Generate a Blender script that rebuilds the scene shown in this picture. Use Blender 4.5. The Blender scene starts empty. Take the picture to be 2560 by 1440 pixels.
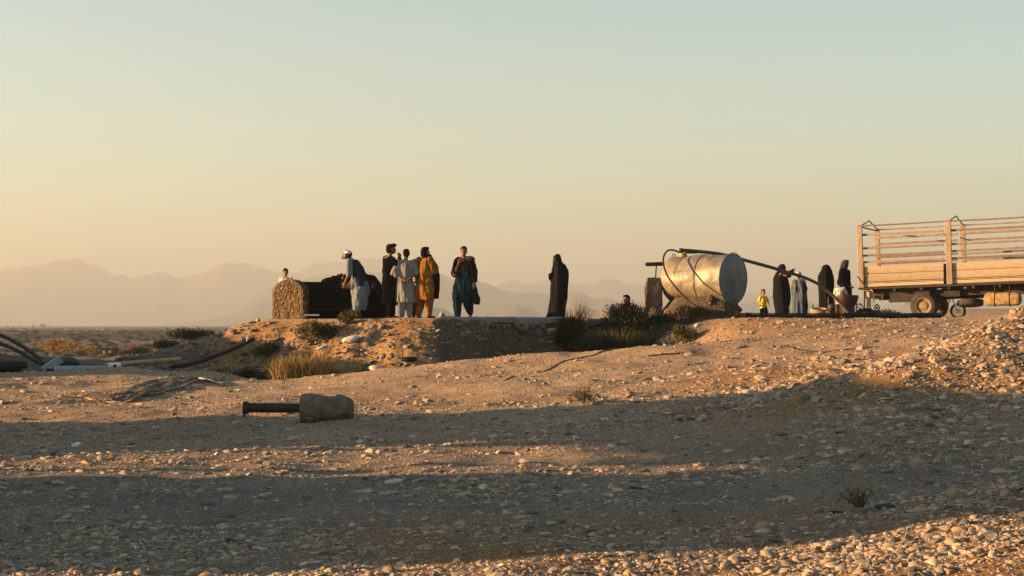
import bpy, math, random
import numpy as np
from mathutils import Vector, Matrix, noise as mnoise

R = math.radians
random.seed(7)
rng = np.random.default_rng(11)
scn = bpy.context.scene
C = scn.collection

# ------------------------------------------------------------------ camera
F = 4400.0            # focal length in photograph pixels (2560 wide)
EYE = 1.6
cam_d = bpy.data.cameras.new('camera')
cam_d.sensor_width = 36.0
cam_d.lens = 36.0 * F / 2560.0
cam_d.clip_start = 0.1
cam_d.clip_end = 40000.0
cam = bpy.data.objects.new('camera', cam_d)
C.objects.link(cam)
cam.location = (0, 0, EYE)
cam.rotation_euler = (R(90) + math.atan(92.0 / F), 0, 0)
scn.camera = cam

# ------------------------------------------------------------------ sky, sun, exposure
SUN_EL = 9.0
SUN_DIR = Vector((-1.0, -0.06, 0)).normalized()          # towards the sun, on the ground plane
world = bpy.data.worlds.new('World')
scn.world = world
world.use_nodes = True
wn, wl = world.node_tree.nodes, world.node_tree.links
wn.clear()
sky = wn.new('ShaderNodeTexSky')
sky.sky_type = 'NISHITA'
sky.sun_disc = False
sky.sun_elevation = R(SUN_EL)
sky.sun_rotation = math.atan2(SUN_DIR.x, SUN_DIR.y)
sky.altitude = 600
sky.air_density = 1.0
sky.dust_density = 1.2
sky.ozone_density = 1.0
tint = wn.new('ShaderNodeMix'); tint.data_type = 'RGBA'; tint.blend_type = 'MULTIPLY'
tint.inputs[0].default_value = 1.0
tint.inputs[7].default_value = (0.725, 0.87, 0.82, 1)
bg = wn.new('ShaderNodeBackground'); bg.inputs[1].default_value = 0.05
wo = wn.new('ShaderNodeOutputWorld')
wl.new(sky.outputs[0], tint.inputs[6]); wl.new(tint.outputs[2], bg.inputs[0]); wl.new(bg.outputs[0], wo.inputs[0])

sd = bpy.data.lights.new('sun', 'SUN')
sd.energy = 5.0
sd.angle = R(0.53)
sd.color = (1.0, 0.595, 0.27)
sun = bpy.data.objects.new('sun', sd)
C.objects.link(sun)
sv = Vector((SUN_DIR.x * math.cos(R(SUN_EL)), SUN_DIR.y * math.cos(R(SUN_EL)), math.sin(R(SUN_EL))))
sun.rotation_euler = sv.to_track_quat('Z', 'Y').to_euler()

scn.view_settings.view_transform = 'Standard'
scn.view_settings.look = 'None'
scn.view_settings.gamma = 1.0
scn.view_settings.use_curve_mapping = False
scn.view_settings.exposure = 2.6
scn.render.engine = 'CYCLES'
scn.cycles.use_denoising = True
scn.cycles.max_bounces = 6
scn.cycles.volume_bounces = 1
scn.cycles.caustics_reflective = False
scn.cycles.caustics_refractive = False
scn.cycles.sample_clamp_indirect = 4.0

HAZE_DENSITY = 3.6e-4
HAZE_TOP = 300.0

# ------------------------------------------------------------------ helpers
def at(px, py, Y):
    """point of the place seen at a photograph pixel, Y metres in front of the camera"""
    return np.array([(px - 1280.0) / F * Y, Y, EYE + (812.0 - py) / F * Y])

def vnoise(x, y, z, seed=0):
    x = np.asarray(x, float); y = np.asarray(y, float); z = np.asarray(z, float)
    x, y, z = np.broadcast_arrays(x, y, z)
    xi = np.floor(x).astype(np.int64); yi = np.floor(y).astype(np.int64); zi = np.floor(z).astype(np.int64)
    fx = x - xi; fy = y - yi; fz = z - zi
    fx = fx * fx * (3 - 2 * fx); fy = fy * fy * (3 - 2 * fy); fz = fz * fz * (3 - 2 * fz)
    def h(a, b, c):
        n = (a * 374761393 + b * 668265263 + c * 1442695041 + seed * 974634777) & 0x7fffffff
        n = ((n ^ (n >> 13)) * 1274126177) & 0x7fffffff
        n = n ^ (n >> 16)
        return (n & 0xffff) / 32767.5 - 1.0
    def lx(b, c):
        return h(xi, b, c) * (1 - fx) + h(xi + 1, b, c) * fx
    def ly(c):
        return lx(yi, c) * (1 - fy) + lx(yi + 1, c) * fy
    return ly(zi) * (1 - fz) + ly(zi + 1) * fz

def fbm(x, y, seed=0, octv=4, gain=0.5):
    s = 0; a = 1.0; f = 1.0
    for i in range(octv):
        s = s + a * vnoise(np.asarray(x) * f, np.asarray(y) * f, 0.37 * i, seed + i)
        a *= gain; f *= 2.03
    return s

def sstep(t):
    t = np.clip(t, 0, 1)
    return t * t * (3 - 2 * t)

class MB:
    """collects shapes for ONE mesh"""
    def __init__(self):
        self.v = []; self.f = []; self.m = []; self.n = 0
    def add(self, v, f, mi=0):
        v = np.asarray(v, float)
        self.v.append(v)
        for q in f:
            self.f.append(tuple(int(i) + self.n for i in q)); self.m.append(mi)
        self.n += len(v)
        return self
    def verts(self):
        return np.concatenate(self.v) if self.v else np.zeros((0, 3))
    # --- shapes
    def box(self, c, s, rz=0.0, rx=0.0, ry=0.0, mi=0, bev=0.0):
        c = np.asarray(c, float); h = np.asarray(s, float) / 2
        if bev <= 0:
            v = np.array([[x, y, z] for x in (-1, 1) for y in (-1, 1) for z in (-1, 1)], float) * h
            f = [(0, 1, 3, 2), (4, 6, 7, 5), (0, 4, 5, 1), (2, 3, 7, 6), (0, 2, 6, 4), (1, 5, 7, 3)]
        else:
            rings = []
            b = min(bev, 0.45 * min(s))
            pts = [(-h[0] + b, -h[1]), (h[0] - b, -h[1]), (h[0], -h[1] + b), (h[0], h[1] - b), (h[0] - b, h[1]), (-h[0] + b, h[1]), (-h[0], h[1] - b), (-h[0], -h[1] + b)]
            k = len(pts); v = []
            for z, q in ((-h[2], 1), (-h[2] + b, 0), (h[2] - b, 0), (h[2], 1)):
                for (x, y) in pts:
                    if q:
                        x = x - np.sign(x) * b * (0.7); y = y - np.sign(y) * b * 0.7
                    v.append((x, y, z))
            v = np.array(v); f = [tuple(range(k - 1, -1, -1)), tuple(range(3 * k, 4 * k))]
            for r in range(3):
                for i in range(k):
                    f.append((r * k + i, r * k + (i + 1) % k, (r + 1) * k + (i + 1) % k, (r + 1) * k + i))
        M = np.array(Matrix.Rotation(rz, 3, 'Z') @ Matrix.Rotation(ry, 3, 'Y') @ Matrix.Rotation(rx, 3, 'X'))
        return self.add(v @ M.T + c, f, mi)
    def tube(self, pts, r, n=8, caps=True, mi=0, hollow=0.0):
        P = np.asarray(pts, float); k = len(P)
        rr = np.full(k, r, float) if np.isscalar(r) else np.asarray(r, float)
        T = np.gradient(P, axis=0); T /= np.linalg.norm(T, axis=1)[:, None] + 1e-12
        up = np.array([0, 0, 1.0]) if abs(T[0][2]) < 0.9 else np.array([1.0, 0, 0])
        a = np.cross(T[0], up); a /= np.linalg.norm(a)
        v = []; ang = np.linspace(0, 2 * np.pi, n, endpoint=False)
        for i in range(k):
            a = a - T[i] * np.dot(a, T[i]); a /= np.linalg.norm(a) + 1e-12
            b = np.cross(T[i], a)
            v.append(P[i] + rr[i] * (np.cos(ang)[:, None] * a + np.sin(ang)[:, None] * b))
        f = []
        for i in range(k - 1):
            for j in range(n):
                f.append((i * n + j, i * n + (j + 1) % n, (i + 1) * n + (j + 1) % n, (i + 1) * n + j))
        V = np.concatenate(v)
        if hollow > 0:                     # pipe wall: inner tube a short way in at both ends
            Pi = P.copy(); base = len(V)
            inn = []
            for i in (0, k - 1):
                ring = V[i * n:(i + 1) * n]
                c = P[i]
                r1 = c + (ring - c) * (1 - hollow)
                d = (P[1] - P[0]) if i == 0 else (P[-2] - P[-1])
                d = d / np.linalg.norm(d) * min(rr[i] * 4, .45 * np.linalg.norm(P[-1] - P[0]))
                inn += [r1, r1 + d]
            V = np.concatenate([V] + inn)
            for e, i in enumerate((0, k - 1)):
                o = base + e * 2 * n
                for j in range(n):
                    q = (j + 1) % n
                    A = (i * n + j, i * n + q, o + q, o + j); B = (o + j, o + q, o + n + q, o + n + j)
                    f.append(A if e else A[::-1]); f.append(B if e else B[::-1])
                f.append(tuple(o + n + j for j in range(n)))
        elif caps:
            f.append(tuple(range(n - 1, -1, -1))); f.append(tuple((k - 1) * n + j for j in range(n)))
        return self.add(V, f, mi)
    def loft(self, rings, n=20, mi=0, power=2.0):
        """rings of (cx, cy, cz, rx, ry) or (cx, cy, cz, rx, ry, tilt_x)"""
        ang = np.linspace(0, 2 * np.pi, n, endpoint=False); v = []
        ca, sa = np.cos(ang), np.sin(ang)
        if power != 2.0:
            ca = np.sign(ca) * np.abs(ca) ** (2 / power); sa = np.sign(sa) * np.abs(sa) ** (2 / power)
        for rg in rings:
            cx, cy, cz, rx, ry = rg[:5]
            t = rg[5] if len(rg) > 5 else 0.0
            v.append(np.stack([cx + rx * ca, cy + ry * sa * math.cos(t), cz + ry * sa * math.sin(t)], 1))
        k = len(rings); f = []
        for i in range(k - 1):
            for j in range(n):
                f.append((i * n + j, i * n + (j + 1) % n, (i + 1) * n + (j + 1) % n, (i + 1) * n + j))
        f.append(tuple(range(n - 1, -1, -1))); f.append(tuple((k - 1) * n + j for j in range(n)))
        return self.add(np.concatenate(v), f, mi)
    def ell(self, c, r, n=14, m=9, mi=0, M=None):
        c = np.asarray(c, float); r = np.full(3, r) if np.isscalar(r) else np.asarray(r, float)
        v = [(0, 0, -1)]
        for i in range(1, m):
            t = -np.pi / 2 + np.pi * i / m
            for j in range(n):
                p = 2 * np.pi * j / n
                v.append((math.cos(t) * math.cos(p), math.cos(t) * math.sin(p), math.sin(t)))
        v.append((0, 0, 1)); v = np.array(v) * r
        if M is not None: v = v @ np.asarray(M).T
        f = []
        for j in range(n): f.append((0, 1 + (j + 1) % n, 1 + j))
        for i in range(m - 2):
            for j in range(n):
                a = 1 + i * n; b = a + n
                f.append((a + j, a + (j + 1) % n, b + (j + 1) % n, b + j))
        L = len(v) - 1; a = 1 + (m - 2) * n
        for j in range(n): f.append((a + j, a + (j + 1) % n, L))
        return self.add(v + c, f, mi)
    def cap(self, p, r0, q, r1, n=10, mi=0):
        """tapered capsule"""
        p = np.asarray(p, float); q = np.asarray(q, float)
        d = q - p; L = np.linalg.norm(d) + 1e-9; d = d / L
        P = []; rr = []
        for a in (0.12, 0.6, 1.1): P.append(p - d * r0 * math.cos(a)); rr.append(r0 * math.sin(a))
        P.append(p); rr.append(r0); P.append(q); rr.append(r1)
        for a in (1.1, 0.6, 0.12): P.append(q + d * r1 * math.cos(a)); rr.append(r1 * math.sin(a))
        return self.tube(P, rr, n, True, mi)
    # --- to an object
    def mesh(self, name, off=(0, 0, 0), smooth=True):
        me = bpy.data.meshes.new(name)
        v = self.verts() - np.asarray(off, float)
        me.from_pydata(v.tolist(), [], self.f)
        if smooth: me.polygons.foreach_set('use_smooth', np.ones(len(self.f), bool))
        if any(self.m): me.polygons.foreach_set('material_index', self.m)
        me.update()
        return me

def setm(me, mats):
    for m in (mats if isinstance(mats, (list, tuple)) else [mats]):
        me.materials.append(m)

def smooth_by_angle(me, deg=35):
    try:
        me.set_sharp_from_angle(angle=R(deg))
    except Exception:
        pass

def tag(o, label=None, cat=None, group=None, kind=None):
    if label: o['label'] = label
    if cat: o['category'] = cat
    if group: o['group'] = group
    if kind: o['kind'] = kind
    return o

def thing(name, label, cat, loc, group=None):
    o = bpy.data.objects.new(name, None)
    o.empty_display_size = 0.2
    C.objects.link(o)
    o.location = tuple(float(x) for x in loc)
    o['org'] = tuple(float(x) for x in loc)
    return tag(o, label, cat, group)

def root_loc(o):
    while o.parent is not None: o = o.parent
    return np.array(o.location)

def part(name, mb, mats, parent, smooth=True, sharp=35, label=None):
    """MB given in world coordinates -> a child mesh of parent"""
    me = mb.mesh(name, root_loc(parent), smooth)
    setm(me, mats)
    if smooth and sharp: smooth_by_angle(me, sharp)
    o = bpy.data.objects.new(name, me)
    C.objects.link(o)
    o.parent = parent
    if label: o['label'] = label
    return o

def single(name, mb, mats, label, cat, loc=None, group=None, kind=None, smooth=True, sharp=35):
    v = mb.verts()
    if loc is None:
        loc = np.array([v[:, 0].mean(), v[:, 1].mean(), v[:, 2].min()])
    me = mb.mesh(name, loc, smooth); setm(me, mats)
    if smooth and sharp: smooth_by_angle(me, sharp)
    o = bpy.data.objects.new(name, me); C.objects.link(o)
    o.location = tuple(float(x) for x in loc)
    return tag(o, label, cat, group, kind)

# ------------------------------------------------------------------ materials
def rgb(h):
    h = h.lstrip('#')
    c = [int(h[i:i + 2], 16) / 255 for i in (0, 2, 4)]
    return tuple(x / 12.92 if x <= 0.04045 else ((x + 0.055) / 1.055) ** 2.4 for x in c)

def mat(name, col, rough=0.85, var=0.25, scale=8.0, bump=0.0, bscale=40.0, metal=0.0, col2=None, spec=0.3, detail=5.0, aniso=(1, 1, 1), rnd=None, objrnd=False, bdist=0.02):
    m = bpy.data.materials.new(name); m.use_nodes = True
    nt = m.node_tree; N, L = nt.nodes, nt.links
    b = N['Principled BSDF']
    b.inputs['Roughness'].default_value = rough
    b.inputs['Metallic'].default_value = metal
    b.inputs['Specular IOR Level'].default_value = spec
    tc = N.new('ShaderNodeTexCoord')
    mp = N.new('ShaderNodeMapping'); mp.inputs['Scale'].default_value = aniso
    L.new(tc.outputs['Object'], mp.inputs[0])
    nz = N.new('ShaderNodeTexNoise'); nz.inputs['Scale'].default_value = scale; nz.inputs['Detail'].default_value = detail
    nz.inputs['Roughness'].default_value = 0.62
    L.new(mp.outputs[0], nz.inputs['Vector'])
    cr = N.new('ShaderNodeValToRGB')
    c2 = col2 if col2 else tuple(x * (1 - var) for x in col)
    c1 = tuple(min(1, x * (1 + var * 0.6)) for x in col) if not col2 else col
    cr.color_ramp.elements[0].position = 0.32; cr.color_ramp.elements[0].color = (*c2, 1)
    cr.color_ramp.elements[1].position = 0.68; cr.color_ramp.elements[1].color = (*c1, 1)
    L.new(nz.outputs[0], cr.inputs[0])
    out = cr.outputs[0]
    if rnd or objrnd:
        if objrnd:
            oi = N.new('ShaderNodeObjectInfo'); src = oi.outputs['Random']
        else:
            at_ = N.new('ShaderNodeAttribute'); at_.attribute_name = 'rnd'; src = at_.outputs['Fac']
        r2 = N.new('ShaderNodeValToRGB'); r2.color_ramp.interpolation = 'LINEAR'
        els = rnd
        while len(r2.color_ramp.elements) < len(els): r2.color_ramp.elements.new(0.5)
        for i, (p, c) in enumerate(els):
            r2.color_ramp.elements[i].position = p; r2.color_ramp.elements[i].color = (*c, 1)
        L.new(src, r2.inputs[0])
        mx = N.new('ShaderNodeMix'); mx.data_type = 'RGBA'; mx.blend_type = 'MULTIPLY'; mx.inputs[0].default_value = 1
        L.new(out, mx.inputs[6]); L.new(r2.outputs[0], mx.inputs[7]); out = mx.outputs[2]
    L.new(out, b.inputs['Base Color'])
    if bump > 0:
        n2 = N.new('ShaderNodeTexNoise'); n2.inputs['Scale'].default_value = bscale; n2.inputs['Detail'].default_value = 4
        L.new(mp.outputs[0], n2.inputs['Vector'])
        bp = N.new('ShaderNodeBump'); bp.inputs['Strength'].default_value = bump; bp.inputs['Distance'].default_value = bdist
        L.new(n2.outputs[0], bp.inputs['Height']); L.new(bp.outputs[0], b.inputs['Normal'])
    return m

M = {}
def cloth(name, col, var=0.22, rough=0.9):
    M[name] = mat('cloth_' + name, col, rough, var, 9.0, 0.25, 90.0, spec=0.0)
cloth('black', (0.004, 0.004, 0.005)); cloth('black2', (0.006, 0.0055, 0.006)); cloth('navy', (0.022, 0.026, 0.038))
cloth('paleblue', (0.13, 0.165, 0.195)); cloth('grey', (0.20, 0.19, 0.185)); cloth('ochre', (0.225, 0.095, 0.022), 0.45)
cloth('teal', (0.0055, 0.018, 0.025)); cloth('brown', (0.07, 0.035, 0.025)); cloth('white', (0.42, 0.39, 0.35))
cloth('slate', (0.07, 0.085, 0.105)); cloth('yellow', (0.62, 0.42, 0.04)); cloth('darkblue', (0.014, 0.02, 0.034))
cloth('cap', (0.72, 0.70, 0.66)); cloth('patterned', (0.035, 0.033, 0.035), 0.95)
M['chador'] = mat('cloth_chador', (0.006, 0.006, 0.007), 0.8, 0.4, 9.0, 0.3, 60.0, spec=0.035)
M['skin'] = mat('skin', (0.16, 0.078, 0.045), 0.7, 0.12, 20, spec=0.2)
M['skin_child'] = mat('skin_child', (0.20, 0.10, 0.06), 0.7, 0.12, 20, spec=0.2)
M['hair'] = mat('hair', (0.006, 0.005, 0.0045), 0.8, 0.4, 60, 0.3, 120, spec=0.06)
M['hair_brown'] = mat('hair_brown', (0.035, 0.018, 0.012), 0.6, 0.4, 60, 0.3, 120)
M['sole'] = mat('sandal', (0.03, 0.022, 0.018), 0.8)
M['eye'] = mat('eye', (0.02, 0.015, 0.012), 0.3)
M['stone_masonry'] = mat('masonry_stone', (0.145, 0.092, 0.047), 0.95, 0.4, 9, 0.7, 30, objrnd=True, rnd=[(0, (0.62, 0.58, 0.55)), (0.5, (1, 1, 1)), (1, (1.4, 1.35, 1.3))])
M['mortar'] = mat('mortar', (0.06, 0.038, 0.02), 0.95, 0.4, 14, 0.8, 40)
M['black_plaster'] = mat('tarred_plaster', (0.006, 0.006, 0.006), 0.95, 0.5, 4, 0.5, 18, spec=0.0, aniso=(1, 1, 0.5))
M['concrete'] = mat('concrete', (0.30, 0.27, 0.24), 0.92, 0.35, 5, 0.6, 30)
M['old_concrete'] = mat('stained_concrete', (0.15, 0.117, 0.085), 0.95, 0.45, 7, 0.8, 22)
M['slab'] = mat('grey_slab', (0.23, 0.215, 0.20), 0.92, 0.3, 3, 0.5, 20)
M['rust'] = mat('rusty_steel', (0.06, 0.034, 0.024), 0.75, 0.5, 10, 0.3, 50, metal=0.2)
M['dark_iron'] = mat('dark_iron', (0.03, 0.028, 0.027), 0.6, 0.4, 9, 0.2, 60, metal=0.4, col2=(0.055, 0.035, 0.024))
M['black_plastic'] = mat('black_polythene', (0.009, 0.010, 0.011), 0.65, 0.3, 4, 0.1, 30, col2=(0.022, 0.02, 0.018), spec=0.15)
M['dark_pipe'] = mat('weathered_dark_pipe', (0.04, 0.037, 0.036), 0.65, 0.5, 5, 0.15, 30, col2=(0.075, 0.058, 0.045))
M['pale_metal'] = mat('pale_sheet_metal', (0.27, 0.31, 0.32), 0.6, 0.25, 6, 0.2, 20, metal=0.15)
M['tan_pipe'] = mat('tan_pipe', (0.40, 0.27, 0.14), 0.7, 0.3, 6, 0.2, 20)
M['red_tub'] = mat('dark_red_paint', (0.042, 0.015, 0.012), 0.6, 0.5, 9, 0.2, 30)
M['tan_basin'] = mat('dusty_tan', (0.26, 0.175, 0.10), 0.85, 0.35, 9, 0.3, 40)
M['bag'] = mat('white_sack', (0.5, 0.46, 0.42), 0.85, 0.25, 12, 0.6, 30)
M['truck_wood'] = mat('painted_plank', (0.37, 0.285, 0.19), 0.8, 0.16, 3, 0.25, 24, aniso=(0.35, 4, 4), objrnd=True, rnd=[(0, (0.82, 0.8, 0.78)), (1, (1.12, 1.1, 1.08))])
M['slat_wood'] = mat('weathered_slat', (0.22, 0.17, 0.135), 0.85, 0.4, 4, 0.3, 30, aniso=(0.4, 4, 4), objrnd=True, rnd=[(0, (0.7, 0.62, 0.6)), (1, (1.25, 1.2, 1.2))])
M['post_wood'] = mat('post_wood', (0.27, 0.20, 0.145), 0.85, 0.3, 5, 0.3, 30, aniso=(3, 3, 0.5))
M['chassis'] = mat('oily_chassis', (0.035, 0.026, 0.02), 0.8, 0.5, 6, 0.3, 30)
M['rubber'] = mat('dusty_rubber', (0.055, 0.043, 0.033), 0.9, 0.4, 10, 0.3, 60, col2=(0.025, 0.022, 0.02))
M['rim'] = mat('dusty_rim', (0.22, 0.15, 0.09), 0.7, 0.4, 8, 0.2, 40)
M['fuel_tank'] = mat('dusty_yellow_tank', (0.20, 0.125, 0.052), 0.8, 0.6, 9, 0.2, 30)
M['cab'] = mat('cab_paint', (0.30, 0.30, 0.28), 0.4, 0.2, 3)
M['glass'] = mat('dark_glass', (0.02, 0.025, 0.03), 0.1, spec=0.6)
M['rope'] = mat('rope', (0.35, 0.2, 0.1), 0.9)
M['net'] = mat('net_cord', (0.12, 0.105, 0.095), 0.9)
M['white_plastic'] = mat('white_plastic', (0.6, 0.6, 0.58), 0.5, 0.15)
M['tarp'] = mat('green_tarp', (0.025, 0.055, 0.05), 0.7, 0.3, 6, 0.5, 14)
M['blue_tarp'] = mat('teal_cloth', (0.012, 0.05, 0.075), 0.7, 0.3, 6, 0.5, 14)
M['chrome'] = mat('dull_chrome', (0.4, 0.4, 0.4), 0.35, metal=0.8)
M['house'] = mat('mud_wall', (0.26, 0.2, 0.15), 0.95, 0.2, 0.5)
M['house_dark'] = mat('dark_wall', (0.03, 0.03, 0.03), 0.95, 0.2, 0.5)
M['house_pale'] = mat('pale_wall', (0.55, 0.5, 0.45), 0.9, 0.1, 0.5)
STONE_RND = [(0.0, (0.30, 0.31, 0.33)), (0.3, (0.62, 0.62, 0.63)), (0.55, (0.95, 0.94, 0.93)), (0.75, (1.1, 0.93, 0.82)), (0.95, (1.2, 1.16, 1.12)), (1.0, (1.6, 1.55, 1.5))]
M['stone'] = mat('river_stone', (0.30, 0.235, 0.172), 0.85, 0.25, 14, 0.4, 40, objrnd=True, rnd=STONE_RND, bdist=0.01)
M['gravel'] = mat('gravel', (0.345, 0.27, 0.20), 0.88, 0.25, 22, 0, 60, rnd=STONE_RND)
M['pale_stone'] = mat('pale_stone', (0.5, 0.42, 0.33), 0.9, 0.2, 9, 0.4, 30)

def leafmat(name, c_dark, c_light):
    M[name] = mat('leaf_' + name, (1, 1, 1), 0.75, 0.1, 6, rnd=[(0, c_dark), (0.6, tuple((a + b) / 2 for a, b in zip(c_dark, c_light))), (1, c_light)], spec=0.2)
leafmat('olive', (0.035, 0.035, 0.012), (0.14, 0.12, 0.04)); leafmat('dark', (0.008, 0.012, 0.006), (0.04, 0.045, 0.018))
leafmat('gold', (0.13, 0.09, 0.03), (0.42, 0.29, 0.11)); leafmat('reed', (0.010, 0.013, 0.004), (0.075, 0.072, 0.024))
leafmat('amber', (0.16, 0.075, 0.012), (0.5, 0.26, 0.03)); leafmat('rustleaf', (0.25, 0.07, 0.02), (0.45, 0.14, 0.04)); leafmat('dry', (0.10, 0.075, 0.045), (0.30, 0.22, 0.13))
M['twig'] = mat('twig', (0.11, 0.08, 0.055), 0.9)
# ------------------------------------------------------------------ terrain
COLS = np.array([-1200, -400, 0, 300, 700, 1000, 1280, 1600, 1900, 2200, 2560, 2960, 3800], float)
ROWS = {
 8.0:  [1692] * 9 + [1680, 1660, 1650, 1650],
 12.0: [1418, 1418, 1418, 1418, 1418, 1418, 1414, 1404, 1385, 1345, 1300, 1280, 1270],
 13.5: [1335, 1335, 1335, 1335, 1335, 1335, 1333, 1328, 1315, 1288, 1243, 1215, 1205],
 16.0: [1250, 1250, 1250, 1250, 1245, 1245, 1240, 1235, 1228, 1216, 1195, 1172, 1165],
 20.0: [1152, 1150, 1150, 1148, 1140, 1135, 1130, 1120, 1098, 1062, 1045, 1032, 1030],
 23.0: [1095, 1095, 1093, 1090, 1080, 1072, 1062, 1045, 1015, 965, 905, 888, 885],
 26.0: [1045, 1045, 1043, 1040, 1033, 1022, 1012, 995, 965, 918, 846, 832, 830],
 29.0: [1005, 1005, 1003, 1000, 990, 980, 965, 950, 932, 893, 840, 832, 830],
 32.0: [970, 970, 968, 968, 966, 945, 930, 912, 888, 862, 833, 829, 828],
 34.0: [942, 942, 935, 938, 952, 918, 890, 868, 846, 834, 826, 824, 824],
 37.0: [925, 925, 926, 928, 975, 958, 935, 905, 828, 822, 818, 816, 816],
 38.5: [922, 922, 922, 925, 968, 955, 932, 895, 822, 816, 812, 811, 811],
}
_px = np.arange(-1200, 3801, 20.0); _D = np.arange(4, 60.01, 0.25)
def _build_table():
    Ds = sorted(ROWS)
    Z = np.array([[EYE - (y - 812) / F * d for y in ROWS[d]] for d in Ds])
    zr = np.array([np.interp(_px, COLS, r) for r in Z])
    T = np.empty((len(_D), len(_px)))
    for j in range(len(_px)): T[:, j] = np.interp(_D, Ds, zr[:, j])
    T[_D < 8] = np.interp(_D[_D < 8], [4, 8], [0, 1])[:, None] * T[_D == 8.0][0][None]
    def blur(A, s, ax):
        k = int(3 * s) + 1; x = np.arange(-k, k + 1); w = np.exp(-x ** 2 / (2 * s * s)); w /= w.sum()
        Ap = np.pad(A, [(k, k) if a == ax else (0, 0) for a in (0, 1)], mode='edge')
        return np.apply_along_axis(lambda r: np.convolve(r, w, 'valid'), ax, Ap)
    return blur(blur(T, 3.0, 1), 1.6, 0)
_T = _build_table()
E_PX = [-1200, 450, 560, 640, 700, 1000, 1080, 1300, 1450, 1560, 1640, 1750, 1850, 1950, 2200, 3800]
E_D = [42.8, 42.8, 42.3, 41.6, 41.2, 39.7, 39.4, 41.8, 43.1, 43.6, 43.2, 42.2, 41.2, 41, 41, 41]
W_PX = [-1200, 450, 640, 1000, 1280, 1560, 1750, 1950, 3800]
W_D = [4.5, 4.2, 3.4, 2.6, 1.7, 2.2, 3.2, 4.5, 5]
P_PX = [-1200, 0, 270, 400, 520, 600, 660, 2250, 2600, 3800]
P_Z = [0.55, 0.58, 0.62, 0.95, 1.27, 1.58, 1.74, 1.74, 1.80, 1.85]
PLAIN = -1.5

def heaps(X, Y):
    """unseen banks added left of the frame to throw the long shadows over the gravel"""
    w = fbm(X * 0.35, Y * 0.35, 31, 3)
    def bank(xc, hw, y0, y1, H, soft, seed):
        wob = 0.55 * vnoise(X * 0.3, Y * 0.0, 0, seed)
        a = sstep((Y - (y0 - soft + wob)) / soft) * sstep(((y1 + soft + wob) - Y) / soft)
        b = sstep((hw + 2.2 - np.abs(X - xc)) / 2.2)
        return H * a * b * (1 + 0.09 * w + 0.07 * vnoise(Y * 1.3, X * 0.2, 0, seed + 3))
    return (bank(-14.5, 2.4, 12.25, 16.7, 3.5, 1.0, 5) + bank(-14.5, 2.2, 20.5, 23.6, 3.2, 1.1, 9)
            + bank(-19.0, 2.5, 34.2, 44.0, 2.35, 2.5, 14))

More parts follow.
